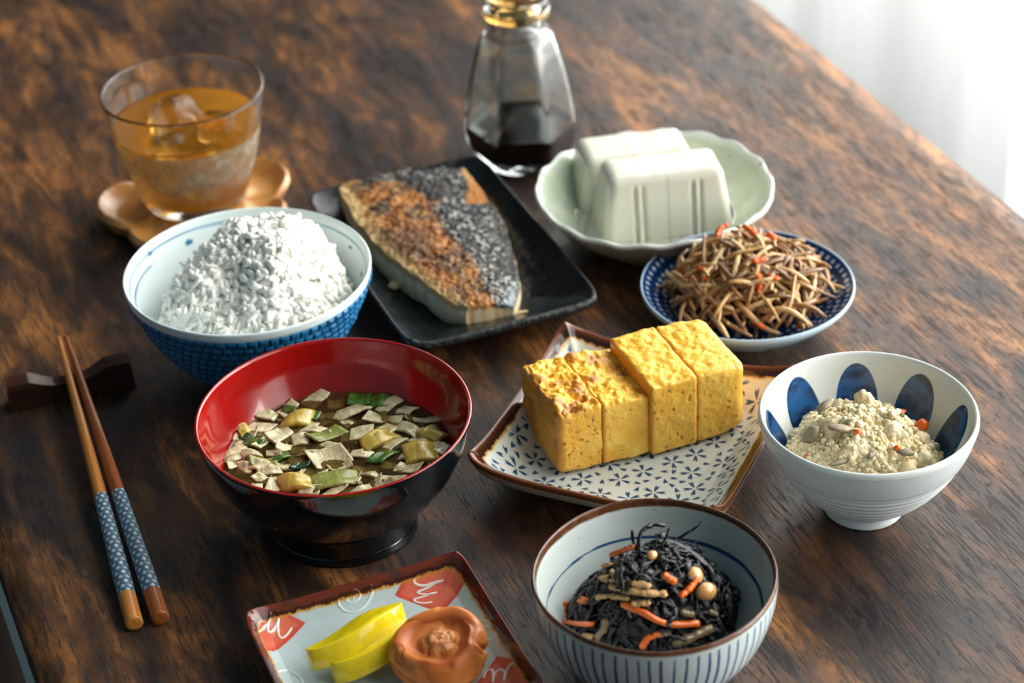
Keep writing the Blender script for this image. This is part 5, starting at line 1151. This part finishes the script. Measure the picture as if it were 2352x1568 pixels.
while cnt < 270 and tries < 4000:
    tries += 1
    r = 0.0375 * math.sqrt(kr.random()); a = kr.uniform(0, 2 * PI); x, y = KC[0] + r * math.cos(a), KC[1] + r * math.sin(a) / 1.05
    lay = kr.choice([0, 0, 1, 2]); z = float(kin_h(x, y)) - [0.0006, 0.0040, 0.009][lay] + kr.uniform(-0.001, 0.001)
    k = int(kr.integers(14)); tone = int(kr.choice(4, p=[0.4, 0.25, 0.2, 0.15]) if lay == 0 else kr.choice([1, 3]))
    rz = a + kr.normal(0, 0.5) if kr.random() < 0.45 else kr.uniform(0, 6.28)
    for f in (1.0, 0.6, 0.2):
        if place_strip(x, y, z, k, tone, rz, kr.normal(0, 0.18), f): cnt += 1; break
kcar = plain('fried_carrot', (232, 98, 16), 0.28, (300, 0.3, 0.0006), coat=0.3, vary=0.1, vscale=150, sss=0.15, sssr=(1, .4, .1), sscale=0.002)
KCAR = [([(0.2175, 0.0816, 0.0380), (0.2210, 0.0860, 0.0410), (0.2257, 0.0873, 0.0420)], 0.0015, 'bent carrot strip hooping over the top left of the burdock'), ([(0.2317, 0.0805, 0.0435), (0.2320, 0.0740, 0.0440), (0.2345, 0.0684, 0.0424)], 0.0017, 'thick carrot strip at the top of the burdock heap'), ([(0.2407, 0.0727, 0.0410), (0.2416, 0.0686, 0.0402)], 0.0018, 'upright carrot tip right of the burdock peak'), ([(0.2090, 0.0880, 0.0300), (0.2073, 0.0818, 0.0328)], 0.0013, 'carrot end poking out at the upper left of the burdock'),
        ([(0.1955, 0.0782, 0.0240), (0.1985, 0.0715, 0.0275), (0.2030, 0.0642, 0.0310)], 0.0015, 'long carrot strip low on the left of the burdock'), ([(0.2028, 0.0704, 0.0332), (0.2048, 0.0652, 0.0340)], 0.0016, 'short bright carrot piece on the left of the burdock'), ([(0.2237, 0.0553, 0.0395), (0.2292, 0.0549, 0.0395)], 0.0015, 'carrot strip lying flat near the middle of the burdock'), ([(0.2232, 0.0499, 0.0355), (0.2225, 0.0461, 0.0322), (0.2208, 0.044, 0.0295)], 0.0016, 'bright carrot strip hanging at the front of the burdock'),
        ([(0.2591, 0.0668, 0.0262), (0.2655, 0.0677, 0.0238)], 0.0012, 'thin carrot strip at the right side of the burdock'), ([(0.235, 0.0369, 0.0205), (0.2395, 0.039, 0.0219)], 0.0018, 'carrot chunk low at the front right of the burdock'), ([(0.2355, 0.0331, 0.0125), (0.24, 0.0338, 0.0125)], 0.0014, 'loose carrot bit on the plate in front of the burdock'), ([(0.2283, 0.0487, 0.0345), (0.232, 0.0469, 0.0325)], 0.0017, 'carrot piece right of the hanging bright strip'), ([(0.1974, 0.0663, 0.0270), (0.1975, 0.0618, 0.0260)], 0.0013, 'dark carrot bit at the lower left of the burdock'), ([(0.2149, 0.0377, 0.0195), (0.2188, 0.034, 0.0162)], 0.0015, 'carrot strip under the front burdock strands'), ([(0.1990, 0.0840, 0.0260), (0.2025, 0.0800, 0.0295)], 0.0013, 'carrot sliver at the far left of the burdock')]
for i, (p, w_, lab) in enumerate(KCAR): strip('carrot_strip', p, w_, kcar, lab, 'carrot', 'carrot strips in the burdock', 0.75, 0.0008, seed=70 + i)
sv, sq_, st_ = sphere(8, 6); sme = me_new('sesame_seed', sv * np.array([0.0015, 0.0009, 0.0006]), [sq_, st_]); sme.materials.append(plain('sesame', (206, 176, 120), 0.4))
for i in range(34):
    r = 0.036 * math.sqrt(kr.random()); a = kr.uniform(0, 2 * PI); x, y = KC[0] + r * math.cos(a), KC[1] + r * math.sin(a)
    o = bpy.data.objects.new('sesame_seed', sme); COL.objects.link(o); o.location = (x, y, float(kin_h(x, y)) + 0.0008); o.rotation_euler = kr.uniform(-0.6, 0.6, 3) + np.array([0, 0, kr.uniform(0, 6)])
    tag(o, 'pale sesame seed sprinkled on the shredded burdock', 'sesame', 'sesame seeds on the burdock')
